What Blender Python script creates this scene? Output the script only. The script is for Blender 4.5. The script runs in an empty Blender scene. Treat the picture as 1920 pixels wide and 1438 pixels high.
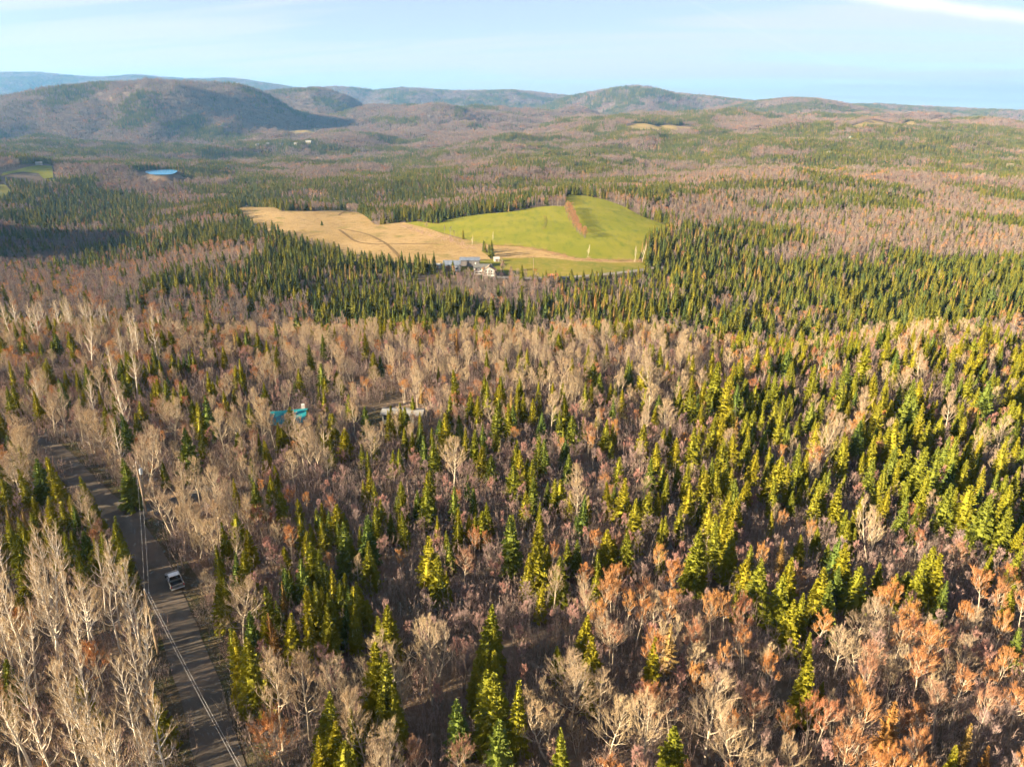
import bpy, bmesh, math, random
import numpy as np
from mathutils import Vector, Matrix
from mathutils.geometry import delaunay_2d_cdt

R = math.radians
scene = bpy.context.scene
col = scene.collection

# ---------------------------------------------------------------- camera
FPX, CX, CY, CAMZ = 1330.0, 960.0, 719.0, 62.0
HORIZON = 225.0
PITCH = math.atan((CY - HORIZON) / FPX)
cam = bpy.data.cameras.new('camera')
cam.sensor_fit = 'HORIZONTAL'; cam.sensor_width = 36.0
cam.lens = 36.0 * FPX / 1920.0
cam.clip_start = 1.0; cam.clip_end = 60000.0
camo = bpy.data.objects.new('camera', cam); col.objects.link(camo)
camo.location = (0, 0, CAMZ); camo.rotation_euler = (R(90) - PITCH, 0, 0)
scene.camera = camo

# ---------------------------------------------------------------- light
SUN_ELEV, SUN_TRAVEL = 16.5, 24.0       # light travels towards +x, turned this far to +y
sun = bpy.data.lights.new('sun', 'SUN')
sun.energy = 5.0; sun.angle = R(0.5); sun.color = (1.0, 0.80, 0.53)
suno = bpy.data.objects.new('sun', sun); col.objects.link(suno)
td = Vector((math.cos(R(SUN_TRAVEL)) * math.cos(R(SUN_ELEV)), math.sin(R(SUN_TRAVEL)) * math.cos(R(SUN_ELEV)), -math.sin(R(SUN_ELEV))))
suno.rotation_euler = td.to_track_quat('-Z', 'Y').to_euler()
suno.location = (-200, -100, 200)

world = bpy.data.worlds.new('World'); scene.world = world; world.use_nodes = True
wn, wl = world.node_tree.nodes, world.node_tree.links
wn.clear()
def N(nodes, t, **kw):
    n = nodes.new(t)
    for k, v in kw.items(): setattr(n, k, v)
    return n
w_out = N(wn, 'ShaderNodeOutputWorld'); w_bg = N(wn, 'ShaderNodeBackground')
w_bg.inputs['Strength'].default_value = 0.05
sky = N(wn, 'ShaderNodeTexSky'); sky.sky_type = 'NISHITA'; sky.sun_disc = False
sky.sun_elevation = R(SUN_ELEV)
# toward-sun azimuth: the node measures clockwise from +Y
sky.sun_rotation = math.atan2(-td.x, -td.y)
sky.altitude = 400; sky.air_density = 0.40; sky.dust_density = 0.1; sky.ozone_density = 1.2
tc = N(wn, 'ShaderNodeTexCoord'); sep = N(wn, 'ShaderNodeSeparateXYZ')
wl.new(tc.outputs['Generated'], sep.inputs[0])
def wm(op, a, b=None, c=None):
    n = N(wn, 'ShaderNodeMath', operation=op)
    for i, v in enumerate((a, b, c)):
        if v is None: continue
        if isinstance(v, (int, float)): n.inputs[i].default_value = v
        else: wl.new(v, n.inputs[i])
    return n.outputs[0]
# thin high cloud on a flat layer overhead
zz = wm('ADD', wm('MAXIMUM', sep.outputs[2], 0.0), 0.09)
pu = wm('DIVIDE', sep.outputs[0], zz); pv = wm('DIVIDE', sep.outputs[1], zz)
comb = N(wn, 'ShaderNodeCombineXYZ')
wl.new(wm('MULTIPLY', pu, 0.16), comb.inputs[0]); wl.new(wm('ADD', wm('MULTIPLY', pv, 0.62), wm('MULTIPLY', pu, 0.12)), comb.inputs[1])
nz = N(wn, 'ShaderNodeTexNoise'); nz.inputs['Scale'].default_value = 1.9; nz.inputs['Detail'].default_value = 7
nz.inputs['Roughness'].default_value = 0.55; nz.inputs['Distortion'].default_value = 0.6
wl.new(comb.outputs[0], nz.inputs['Vector'])
cov = N(wn, 'ShaderNodeMapRange'); cov.interpolation_type = 'SMOOTHSTEP'
for i, v in ((1, 0.40), (2, 0.68), (3, 0.15), (4, 0.46)): cov.inputs[i].default_value = v
wl.new(nz.outputs['Fac'], cov.inputs[0])
# a contrail: a soft band along a great circle, fading at its young end
def contrail(pix_a, pix_b, width, strength, tail):
    def dirp(px, py):
        u, v = (px - CX) / FPX, (CY - py) / FPX
        sp, cp = math.sin(PITCH), math.cos(PITCH)
        return Vector((u, cp + v * sp, -sp + v * cp)).normalized()
    a, b = dirp(*pix_a), dirp(*pix_b)
    nrm = a.cross(b).normalized(); along = (b - a).normalized()
    def dot(v):
        n = N(wn, 'ShaderNodeVectorMath', operation='DOT_PRODUCT'); wl.new(tc.outputs['Generated'], n.inputs[0]); n.inputs[1].default_value = v
        return n.outputs['Value']
    d = dot(nrm); t = dot(along)
    wob = N(wn, 'ShaderNodeTexNoise'); wob.inputs['Scale'].default_value = 26; wob.inputs['Detail'].default_value = 5
    wl.new(tc.outputs['Generated'], wob.inputs['Vector'])
    d = wm('ADD', d, wm('MULTIPLY', wm('SUBTRACT', wob.outputs['Fac'], 0.5), width * 0.8))
    m = N(wn, 'ShaderNodeMapRange'); m.interpolation_type = 'SMOOTHSTEP'
    for i, v in ((1, width), (2, 0.0), (3, 0.0), (4, strength)): m.inputs[i].default_value = v
    wl.new(wm('ABSOLUTE', d), m.inputs[0])
    e = N(wn, 'ShaderNodeMapRange'); e.interpolation_type = 'SMOOTHSTEP'
    t0 = a.dot(along)
    for i, v in ((1, t0 - tail), (2, t0 + tail), (3, 0.0), (4, 1.0)): e.inputs[i].default_value = v
    wl.new(t, e.inputs[0])
    return wm('MULTIPLY', m.outputs[0], e.outputs[0])
tr = wm('ADD', contrail((1600, -8), (1920, 32), 0.010, 1.0, 0.06), contrail((1290, 0), (1390, 45), 0.003, 0.1, 0.03))
veil = wm('MULTIPLY', 0.94, wm('SUBTRACT', 1.0, wm('POWER', 2.718, wm('MULTIPLY', wm('DIVIDE', cov.outputs[0], wm('ADD', wm('MAXIMUM', sep.outputs[2], 0.0), 0.10)), -1.0))))
cv = veil
mix = N(wn, 'ShaderNodeMix', data_type='RGBA')
wl.new(cv, mix.inputs['Factor']); wl.new(sky.outputs[0], mix.inputs['A'])
mix.inputs['B'].default_value = (3.7, 3.58, 3.45, 1)
mix2 = N(wn, 'ShaderNodeMix', data_type='RGBA')
wl.new(wm('MINIMUM', tr, 1.0), mix2.inputs['Factor']); wl.new(mix.outputs['Result'], mix2.inputs['A']); mix2.inputs['B'].default_value = (4.9, 4.8, 4.7, 1)
wl.new(mix2.outputs['Result'], w_bg.inputs['Color']); wl.new(w_bg.outputs[0], w_out.inputs[0])

vs = scene.view_settings
vs.view_transform = 'Standard'; vs.look = 'None'; vs.gamma = 1.0; vs.use_curve_mapping = False
vs.exposure = 2.48
cy = scene.cycles
cy.max_bounces = 4; cy.diffuse_bounces = 3; cy.glossy_bounces = 2; cy.transmission_bounces = 2
cy.transparent_max_bounces = 4; cy.volume_bounces = 0
cy.use_denoising = True; cy.sample_clamp_indirect = 6.0
cy.use_adaptive_sampling = True; cy.adaptive_threshold = 0.03; cy.adaptive_min_samples = 16
cy.debug_use_spatial_splits = True

# ---------------------------------------------------------------- helpers
rng = np.random.default_rng(11)
SP, CP = math.sin(PITCH), math.cos(PITCH)

def ray(px, py):
    u, v = (px - CX) / FPX, (CY - py) / FPX
    return np.array([u, CP + v * SP, -SP + v * CP])

def at_depth(px, py, Y):
    d = ray(px, py); t = Y / d[1]
    return d[0] * t, Y, CAMZ + d[2] * t

def project(x, y, z):
    dz = z - CAMZ
    dep = y * CP - dz * SP
    up = y * SP + dz * CP
    dep = np.maximum(dep, 1e-3)
    return CX + FPX * x / dep, CY - FPX * up / dep

def hash2(ix, iy, seed):
    h = (ix.astype(np.int64) * 374761393 + iy.astype(np.int64) * 668265263 + seed * 982451653) & 0xffffffff
    h = ((h ^ (h >> 13)) * 1274126177) & 0xffffffff
    return ((h ^ (h >> 16)) & 0xffff) / 65535.0

def vnoise(x, y, seed=0):
    x = np.asarray(x, float); y = np.asarray(y, float)
    ix, iy = np.floor(x), np.floor(y); fx, fy = x - ix, y - iy
    fx = fx * fx * (3 - 2 * fx); fy = fy * fy * (3 - 2 * fy)
    a, b = hash2(ix, iy, seed), hash2(ix + 1, iy, seed)
    c, d = hash2(ix, iy + 1, seed), hash2(ix + 1, iy + 1, seed)
    return (a * (1 - fx) + b * fx) * (1 - fy) + (c * (1 - fx) + d * fx) * fy

def fbm(x, y, seed=0, octv=4):
    s, a, t = 0.0, 0.5, 0.0
    for o in range(octv):
        s = s + a * vnoise(x * 2 ** o, y * 2 ** o, seed + o * 17); t += a; a *= 0.5
    return s / t

# ---------------------------------------------------------------- terrain height
# (px, py, depth in metres, height of what is seen there above the ground)
CTRL = [
 # farm and its fields
 (840, 505, 430, 0), (940, 515, 425, 0), (1100, 515, 425, 0), (1200, 500, 450, 0),
 (920, 465, 500, 0), (1080, 487, 465, 0), (1020, 430, 570, 0), (1050, 390, 680, 0), (950, 400, 650, 0),
 (1080, 366, 760, 0), (1240, 428, 590, 0), (1200, 455, 520, 0), (1140, 378, 730, 0), (820, 420, 610, 0),
 (760, 500, 440, 0), (690, 450, 540, 0), (600, 420, 640, 0), (460, 388, 730, 0), (690, 405, 690, 0), (540, 440, 560, 0),
 (590, 398, 710, 0),
 # plateau the camera flies over drops to a wet belt in front of the farm
 (200, 600, 245, 8), (600, 610, 240, 8), (1000, 620, 235, 9), (1400, 640, 225, 9), (1800, 640, 228, 9),
 (300, 530, 330, 9), (700, 545, 335, 10), (1000, 560, 325, 10), (1400, 570, 320, 10), (1800, 570, 330, 10),
 # right: wooded hill
 (1350, 470, 470, 10), (1600, 470, 480, 10), (1900, 480, 470, 10),
 (1350, 400, 680, 10), (1600, 400, 680, 10), (1880, 410, 660, 10),
 (1300, 330, 960, 11), (1480, 318, 980, 11), (1650, 345, 900, 11), (1880, 370, 850, 11),
 (1350, 300, 1350, 11), (1600, 300, 1350, 11), (1900, 310, 1300, 11),
 (1350, 260, 2000, 11), (1600, 245, 2200, 11), (1700, 233, 2450, 4), (1900, 240, 2400, 11),
 # middle
 (900, 355, 850, 12), (700, 375, 800, 12), (900, 320, 1150, 12), (700, 330, 1100, 12), (1050, 330, 1050, 12),
 (900, 280, 1700, 12), (700, 290, 1600, 12), (1100, 275, 1700, 12), (1100, 245, 2400, 12), (1240, 242, 2450, 2),
 (850, 240, 2700, 12), (700, 255, 2500, 12), (1000, 222, 3300, 12), (1250, 215, 3300, 6), (820, 200, 3500, 12),
 # left
 (50, 470, 520, 10), (250, 470, 500, 11), (60, 420, 690, 12), (250, 400, 740, 12), (400, 370, 820, 12),
 (15, 358, 900, 0), (70, 318, 1120, 0), (200, 350, 980, 12), (300, 320, 1250, 0), (420, 330, 1150, 12),
 (500, 300, 1500, 12), (560, 268, 2500, 6), (400, 280, 1900, 12), (150, 285, 1700, 12), (20, 280, 1750, 12),
 (560, 245, 2900, 3), (200, 255, 2300, 12), (20, 250, 2300, 12), (380, 250, 2500, 12),
]
_cx, _cy, _cz = [], [], []
for px, py, Y, hh in CTRL:
    x, y, z = at_depth(px, py, Y); _cx.append(x); _cy.append(y); _cz.append(z - hh)
for y in (-100, 0, 60, 110, 160, 205):
    for x in (-260, -130, -40, 40, 130, 260):
        if abs(x) < 60 + y * 1.2 + 100: _cx.append(x); _cy.append(y); _cz.append(0.0)
for x in (-5000, -2500, 0, 2500, 5000): _cx.append(x); _cy.append(6000); _cz.append(20.0)
for x in (-9000, 0, 9000): _cx.append(x); _cy.append(13000); _cz.append(20.0)
for x, y, z in ((-2500, 900, 20), (2500, 900, 20), (-2500, 0, 20), (2500, 0, 20)): _cx.append(x); _cy.append(y); _cz.append(z)
_cx, _cy, _cz = map(np.array, (_cx, _cy, _cz))
def warp(x, y):
    yy = np.maximum(y, -80.0) + 180.0
    return np.asarray(x) / yy * 1.6, np.log(yy) * 1.5
_cu, _cv = warp(_cx, _cy)
def kern(du, dv): return np.sqrt(du * du + dv * dv + 0.02)
_K = kern(_cu[:, None] - _cu, _cv[:, None] - _cv)
_n = len(_cu)
_A = np.zeros((_n + 1, _n + 1)); _A[:_n, :_n] = _K - np.eye(_n) * 0.004; _A[:_n, _n] = 1; _A[_n, :_n] = 1
_W = np.linalg.solve(_A, np.append(_cz, 0))

def ridge_profile(depth, pts):
    xs, zs = [], []
    for px, py in pts:
        x, y, z = at_depth(px, py, depth); xs.append(x); zs.append(z - 10)
    return np.array(xs), np.array(zs)
RIDGES = [
 (3000, 620, ridge_profile(3000, [(-500, 235), (-250, 200), (0, 182), (100, 168), (180, 154), (250, 153), (370, 150), (430, 154), (475, 172), (520, 204), (570, 250), (640, 320)])),
 (4300, 650, ridge_profile(4300, [(380, 300), (430, 215), (515, 172), (600, 163), (650, 180), (690, 205), (740, 240), (800, 300)])),
 (9000, 1500, ridge_profile(9000, [(-400, 150), (0, 139), (65, 137), (120, 142), (190, 146), (245, 140), (310, 146), (400, 147), (450, 150), (500, 158), (560, 166), (650, 185), (750, 220)])),
 (7200, 1100, ridge_profile(7200, [(480, 230), (560, 174), (620, 162), (665, 165), (700, 170), (750, 166), (860, 172), (960, 170), (1060, 179), (1150, 190), (1300, 220)])),
 (6000, 1000, ridge_profile(6000, [(950, 230), (1060, 184), (1120, 172), (1180, 164), (1215, 167), (1260, 177), (1340, 182), (1430, 192), (1550, 215), (1650, 240)])),
 (4900, 800, ridge_profile(4900, [(1250, 250), (1340, 204), (1400, 191), (1470, 184), (1510, 185), (1590, 197), (1680, 212), (1800, 240)])),
 (6600, 1000, ridge_profile(6600, [(1450, 230), (1560, 199), (1650, 196), (1750, 200), (1830, 204), (1920, 209), (2150, 214), (2500, 222)])),
 (3400, 420, ridge_profile(3400, [(640, 270), (700, 232), (760, 207), (830, 198), (900, 206), (960, 216), (1050, 230), (1150, 260)])),
]
POND = at_depth(303, 323, 1230)
def height(x, y):
    x = np.asarray(x, float); y = np.asarray(y, float)
    shp = np.broadcast(x, y).shape
    x = np.broadcast_to(x, shp).ravel(); y = np.broadcast_to(y, shp).ravel()
    out = np.empty(x.size)
    for s in range(0, x.size, 40000):
        xs, ys = x[s:s + 40000], y[s:s + 40000]
        u, v = warp(xs, ys)
        base = kern(u[:, None] - _cu, v[:, None] - _cv) @ _W[:_n] + _W[_n]
        big = np.clip((ys - 1200) / 2500, 0, 1)
        h = base + (fbm(xs / 340, ys / 340, 5) - 0.58) * 120 * np.clip((ys - 700) / 1500, 0, 1) \
                 + (fbm(xs / 130, ys / 130, 9, 3) - 0.5) * (14 * np.clip((ys - 500) / 900, 0, 1) + 2.0 * np.clip((ys - 190) / 150, 0, 1) + 1.0)
        for (Y0, w, (rx, rz)) in RIDGES:
            yc = Y0 + (fbm(xs / 900, xs * 0 + 3.3, int(Y0)) - 0.5) * w * 0.9
            crest = np.interp(xs, rx, rz)
            t = (ys - yc) / w
            spur = (fbm(xs / (w * 0.55), ys / (w * 0.9), int(Y0) + 3, 5) - 0.64)
            r = -60 + (crest + 60) * np.exp(-t * t) + spur * (1.4 if Y0 < 4000 else 0.45) * np.maximum(crest, 0) * np.clip(np.abs(t) * 2.2, 0, 1) * np.exp(-t * t * 0.5)
            k = 18.0
            m = np.clip(0.5 + 0.5 * (r - h) / k, 0, 1)
            h = h * (1 - m) + r * m + k * m * (1 - m)
        # hill outside the picture, to the left of the valley
        h = h + 85 * np.exp(-(((xs + 640) / 130) ** 2 + ((ys - 470) / 170) ** 2))
        pd = np.sqrt((((xs - POND[0]) * .896 - (ys - POND[1]) * -.443) / 24) ** 2 + (((xs - POND[0]) * -.443 + (ys - POND[1]) * .896) / 75) ** 2)
        m = np.clip((1.5 - pd) / 0.5, 0, 1); m = m * m * (3 - 2 * m)
        h = h * (1 - m) + (POND[2] - 1.5) * m
        out[s:s + 40000] = h
    return out.reshape(shp)

def ground_hit(px, py, above=0.0, near=30.0, far=12000.0):
    """where the sight line through a picture point meets the ground (plus ABOVE metres)"""
    d = ray(px, py)
    Y = near * (far / near) ** np.linspace(0, 1, 500)
    t = Y / d[1]
    z = CAMZ + d[2] * t - grid_z(d[0] * t, Y) - above
    k = np.argmax(z < 0) if (z < 0).any() else len(Y) - 1
    lo, hi = Y[max(k - 1, 0)], Y[k]
    yy = np.linspace(lo, hi, 60); tt = yy / d[1]
    zz = CAMZ + d[2] * tt - grid_z(d[0] * tt, yy) - above
    j = np.argmax(zz < 0) if (zz < 0).any() else 59
    return float(d[0] * tt[j]), float(yy[j])

# ---------------------------------------------------------------- materials
def mat(name, base, rough=0.85, spec=0.15, var=None, noise=None, objvar=None, bump=None, metallic=0.0, transl=0.0):
    """base colour; noise=(colour2, scale, low, high[, stretch]); objvar=(colour, ...) picked per object"""
    m = bpy.data.materials.new(name); m.use_nodes = True
    nd, ln = m.node_tree.nodes, m.node_tree.links
    b = nd['Principled BSDF']
    b.inputs['Roughness'].default_value = rough
    b.inputs['Specular IOR Level'].default_value = spec
    b.inputs['Metallic'].default_value = metallic
    b.inputs['Base Color'].default_value = (*base, 1)
    cur = None
    if objvar:
        oi = nd.new('ShaderNodeObjectInfo'); rp = nd.new('ShaderNodeValToRGB')
        ln.new(oi.outputs['Random'], rp.inputs[0])
        cols = [base] + list(objvar)
        el = rp.color_ramp.elements
        el[0].color = (*cols[0], 1); el[1].color = (*cols[-1], 1)
        for i in range(1, len(cols) - 1):
            e = el.new(i / (len(cols) - 1)); e.color = (*cols[i], 1)
        cur = rp.outputs[0]
    for nz_ in (noise or ()):
        c2, scale, lo, hi = nz_[:4]
        g = nd.new('ShaderNodeTexCoord'); t = nd.new('ShaderNodeTexNoise'); t.inputs['Scale'].default_value = scale
        t.inputs['Detail'].default_value = 6
        if len(nz_) > 4:
            mp = nd.new('ShaderNodeMapping'); mp.inputs['Scale'].default_value = nz_[4]
            ln.new(g.outputs['Object'], mp.inputs[0]); ln.new(mp.outputs[0], t.inputs['Vector'])
        else: ln.new(g.outputs['Object'], t.inputs['Vector'])
        r = nd.new('ShaderNodeMapRange'); r.inputs[1].default_value = lo; r.inputs[2].default_value = hi
        ln.new(t.outputs['Fac'], r.inputs[0])
        mx = nd.new('ShaderNodeMix'); mx.data_type = 'RGBA'
        ln.new(r.outputs[0], mx.inputs['Factor'])
        if cur is None: mx.inputs['A'].default_value = (*base, 1)
        else: ln.new(cur, mx.inputs['A'])
        mx.inputs['B'].default_value = (*c2, 1)
        cur = mx.outputs['Result']
    if cur is not None: ln.new(cur, b.inputs['Base Color'])
    if bump:
        g = nd.new('ShaderNodeTexCoord'); t = nd.new('ShaderNodeTexNoise'); t.inputs['Scale'].default_value = bump[0]; t.inputs['Detail'].default_value = 5
        ln.new(g.outputs['Object'], t.inputs['Vector'])
        bp = nd.new('ShaderNodeBump'); bp.inputs['Strength'].default_value = bump[1]; bp.inputs['Distance'].default_value = bump[2]
        ln.new(t.outputs['Fac'], bp.inputs['Height']); ln.new(bp.outputs[0], b.inputs['Normal'])
    if transl:
        tb = nd.new('ShaderNodeBsdfTranslucent'); ms = nd.new('ShaderNodeMixShader'); ms.inputs[0].default_value = transl
        out = nd['Material Output']
        if cur is not None: ln.new(cur, tb.inputs['Color'])
        else: tb.inputs['Color'].default_value = (*base, 1)
        ln.new(b.outputs[0], ms.inputs[1]); ln.new(tb.outputs[0], ms.inputs[2]); ln.new(ms.outputs[0], out.inputs['Surface'])
    return m

M = {}
M['floor'] = mat('forest_floor', (0.15, 0.112, 0.082), 0.95, 0.05, noise=[((0.085, 0.072, 0.05), 0.12, 0.4, 0.62), ((0.22, 0.15, 0.10), 0.03, 0.45, 0.7), ((0.26, 0.2, 0.15), 1.3, 0.56, 0.7)], bump=(0.8, 0.8, 0.4))
M['needle'] = mat('fir_needles', (0.21, 0.195, 0.014), 0.75, 0.12, objvar=[(0.15, 0.165, 0.018), (0.25, 0.22, 0.016), (0.19, 0.19, 0.016), (0.095, 0.14, 0.03), (0.24, 0.21, 0.016), (0.16, 0.17, 0.016)], transl=0.18)
M['larch'] = mat('larch_needles', (0.24, 0.15, 0.045), 0.8, 0.1, objvar=[(0.28, 0.19, 0.07), (0.22, 0.16, 0.05), (0.26, 0.13, 0.04)], transl=0.15)
M['bark_dark'] = mat('dark_bark', (0.10, 0.08, 0.06), 0.95, 0.1, noise=[((0.2, 0.17, 0.14), 2.0, 0.45, 0.6)])
M['bark_pale'] = mat('pale_bark', (0.42, 0.36, 0.27), 0.9, 0.1, noise=[((0.22, 0.18, 0.14), 1.6, 0.5, 0.66)])
M['bark_white'] = mat('birch_bark', (0.56, 0.50, 0.41), 0.85, 0.15, noise=[((0.15, 0.12, 0.10), 2.2, 0.6, 0.68, (1, 1, 3))])
M['bark_grey'] = mat('grey_bark', (0.25, 0.215, 0.19), 0.9, 0.1, noise=[((0.15, 0.125, 0.11), 1.2, 0.48, 0.66)])
M['twig_tan'] = mat('tan_twigs', (0.37, 0.275, 0.165), 0.9, 0.08, objvar=[(0.31, 0.235, 0.165), (0.42, 0.325, 0.2), (0.31, 0.215, 0.13)])
M['twig_ash'] = mat('ash_grey_twigs', (0.25, 0.195, 0.16), 0.9, 0.08, objvar=[(0.195, 0.16, 0.145), (0.32, 0.25, 0.19), (0.21, 0.155, 0.13), (0.28, 0.215, 0.17)])
M['twig_mauve'] = mat('mauve_twigs', (0.225, 0.15, 0.145), 0.9, 0.08, objvar=[(0.175, 0.125, 0.13), (0.28, 0.165, 0.15), (0.21, 0.155, 0.165)])
M['twig_russet'] = mat('russet_twigs', (0.40, 0.18, 0.06), 0.9, 0.08, objvar=[(0.34, 0.17, 0.085), (0.43, 0.22, 0.07), (0.34, 0.145, 0.075), (0.30, 0.19, 0.13)])
M['spruce'] = mat('spruce_needles', (0.15, 0.15, 0.018), 0.8, 0.1, objvar=[(0.09, 0.115, 0.022), (0.19, 0.17, 0.018), (0.13, 0.135, 0.02), (0.07, 0.105, 0.032), (0.17, 0.155, 0.018)], transl=0.15)
M['twig_pink'] = mat('pinkish_twigs', (0.34, 0.235, 0.21), 0.9, 0.08, objvar=[(0.27, 0.205, 0.19), (0.43, 0.235, 0.20), (0.31, 0.235, 0.22), (0.37, 0.195, 0.16)])
M['twig_birch'] = mat('birch_twigs', (0.40, 0.30, 0.17), 0.9, 0.08, objvar=[(0.45, 0.34, 0.2), (0.35, 0.27, 0.175), (0.41, 0.29, 0.16)])
M['twig_grey'] = mat('grey_brush', (0.27, 0.215, 0.185), 0.92, 0.06, objvar=[(0.33, 0.24, 0.21), (0.21, 0.18, 0.155), (0.32, 0.205, 0.175)])

# ---------------------------------------------------------------- mesh builder
class MB:
    def __init__(s): s.v, s.f, s.m = [], [], []
    def tri(s, a, b, c, m=0):
        i = len(s.v); s.v += [a, b, c]; s.f.append((i, i + 1, i + 2)); s.m.append(m)
    def quad(s, a, b, c, d, m=0):
        i = len(s.v); s.v += [a, b, c, d]; s.f.append((i, i + 1, i + 2, i + 3)); s.m.append(m)
    def tube(s, pts, rad, n=5, m=0, cap=False):
        pts = [Vector(p) for p in pts]; base = len(s.v)
        for i, p in enumerate(pts):
            d = (pts[min(i + 1, len(pts) - 1)] - pts[max(i - 1, 0)])
            d = d.normalized() if d.length > 1e-9 else Vector((0, 0, 1))
            a = d.cross(Vector((0, 0, 1)) if abs(d.z) < 0.9 else Vector((1, 0, 0))).normalized(); b = d.cross(a)
            for k in range(n):
                t = 2 * math.pi * k / n
                s.v.append(tuple(p + (a * math.cos(t) + b * math.sin(t)) * rad[i]))
        for i in range(len(pts) - 1):
            for k in range(n):
                q = (k + 1) % n
                s.f.append((base + i * n + k, base + i * n + q, base + (i + 1) * n + q, base + (i + 1) * n + k)); s.m.append(m)
        if cap:
            s.f.append(tuple(base + (len(pts) - 1) * n + k for k in range(n))); s.m.append(m)
            s.f.append(tuple(base + k for k in reversed(range(n)))); s.m.append(m)
    def box(s, lo, hi, m=0):
        x0, y0, z0 = lo; x1, y1, z1 = hi; i = len(s.v)
        s.v += [(x0, y0, z0), (x1, y0, z0), (x1, y1, z0), (x0, y1, z0), (x0, y0, z1), (x1, y0, z1), (x1, y1, z1), (x0, y1, z1)]
        for f in ((0, 3, 2, 1), (4, 5, 6, 7), (0, 1, 5, 4), (1, 2, 6, 5), (2, 3, 7, 6), (3, 0, 4, 7)):
            s.f.append(tuple(i + k for k in f)); s.m.append(m)
    def poly(s, pts, m=0):
        i = len(s.v); s.v += [tuple(p) for p in pts]; s.f.append(tuple(range(i, i + len(pts)))); s.m.append(m)
    def merge(s, o, mtx, mshift=0):
        i = len(s.v); a = np.array(o.v); a = a @ np.array(mtx.to_3x3()).T + np.array(mtx.translation)
        s.v += [tuple(p) for p in a]; s.f += [tuple(i + k for k in f) for f in o.f]; s.m += [k + mshift for k in o.m]
    def mesh(s, name, mats, smooth=False):
        me = bpy.data.meshes.new(name); me.from_pydata([tuple(p) for p in s.v], [], s.f)
        for m in mats: me.materials.append(m)
        if len(mats) > 1: me.polygons.foreach_set('material_index', s.m)
        if smooth: me.polygons.foreach_set('use_smooth', [True] * len(s.f))
        me.update(); return me

def link(name, me, parent=None, loc=None):
    o = bpy.data.objects.new(name, me); col.objects.link(o)
    if parent is not None: o.parent = parent
    if loc is not None: o.location = loc
    return o
def build(mb, name, m, parent=None, loc=None, smooth=False):
    return link(name, mb.mesh(name, m if isinstance(m, list) else [m], smooth), parent, loc)
def tag(o, label=None, cat=None, group=None, kind=None):
    if label: o['label'] = label
    if cat: o['category'] = cat
    if group: o['group'] = group
    if kind: o['kind'] = kind
    return o
def empty(name, loc=(0, 0, 0), rz=0.0):
    o = bpy.data.objects.new(name, None); col.objects.link(o); o.location = loc; o.rotation_euler = (0, 0, rz)
    o.empty_display_size = 0.3
    return o

# ---------------------------------------------------------------- ground sheet
NX, NY = 430, 620
tx = np.linspace(-1, 1, NX); ax = 5.2
gx = np.sinh(tx * ax) / math.sinh(ax) * 13000
gy = -160 + 150 * (np.exp(np.linspace(0, 1, NY) * math.log(1 + 14200 / 150)) - 1)
GX, GY = np.meshgrid(gx, gy)
GZ = height(GX, GY)
V = np.stack([GX.ravel(), GY.ravel(), GZ.ravel()], 1)
ii = np.arange(NX * NY).reshape(NY, NX)
F = np.stack([ii[:-1, :-1].ravel(), ii[:-1, 1:].ravel(), ii[1:, 1:].ravel(), ii[1:, :-1].ravel()], 1)
me = bpy.data.meshes.new('ground'); me.from_pydata(V.tolist(), [], F.tolist())
me.materials.append(M['floor']); me.polygons.foreach_set('use_smooth', [True] * len(F)); me.update()
ground = tag(link('ground', me), 'brown leaf littered forest floor and rolling hills', kind='structure')
def grid_z(x, y):
    """height of the ground sheet itself (its facets), for things that lie on it"""
    x = np.asarray(x, float); y = np.asarray(y, float)
    i = np.clip(np.searchsorted(gx, x) - 1, 0, NX - 2); j = np.clip(np.searchsorted(gy, y) - 1, 0, NY - 2)
    fx = (x - gx[i]) / (gx[i + 1] - gx[i]); fy = (y - gy[j]) / (gy[j + 1] - gy[j])
    a, b, c, d = GZ[j, i], GZ[j, i + 1], GZ[j + 1, i], GZ[j + 1, i + 1]
    return (a * (1 - fx) + b * fx) * (1 - fy) + (c * (1 - fx) + d * fx) * fy

def inside(px, py, poly):
    px = np.asarray(px, float); py = np.asarray(py, float); r = np.zeros(px.shape, bool)
    n = len(poly)
    for i in range(n):
        x0, y0 = poly[i]; x1, y1 = poly[(i + 1) % n]
        if y0 == y1: continue
        c = ((y0 > py) != (y1 > py)) & (px < (x1 - x0) * (py - y0) / (y1 - y0) + x0)
        r ^= c
    return r

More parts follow.
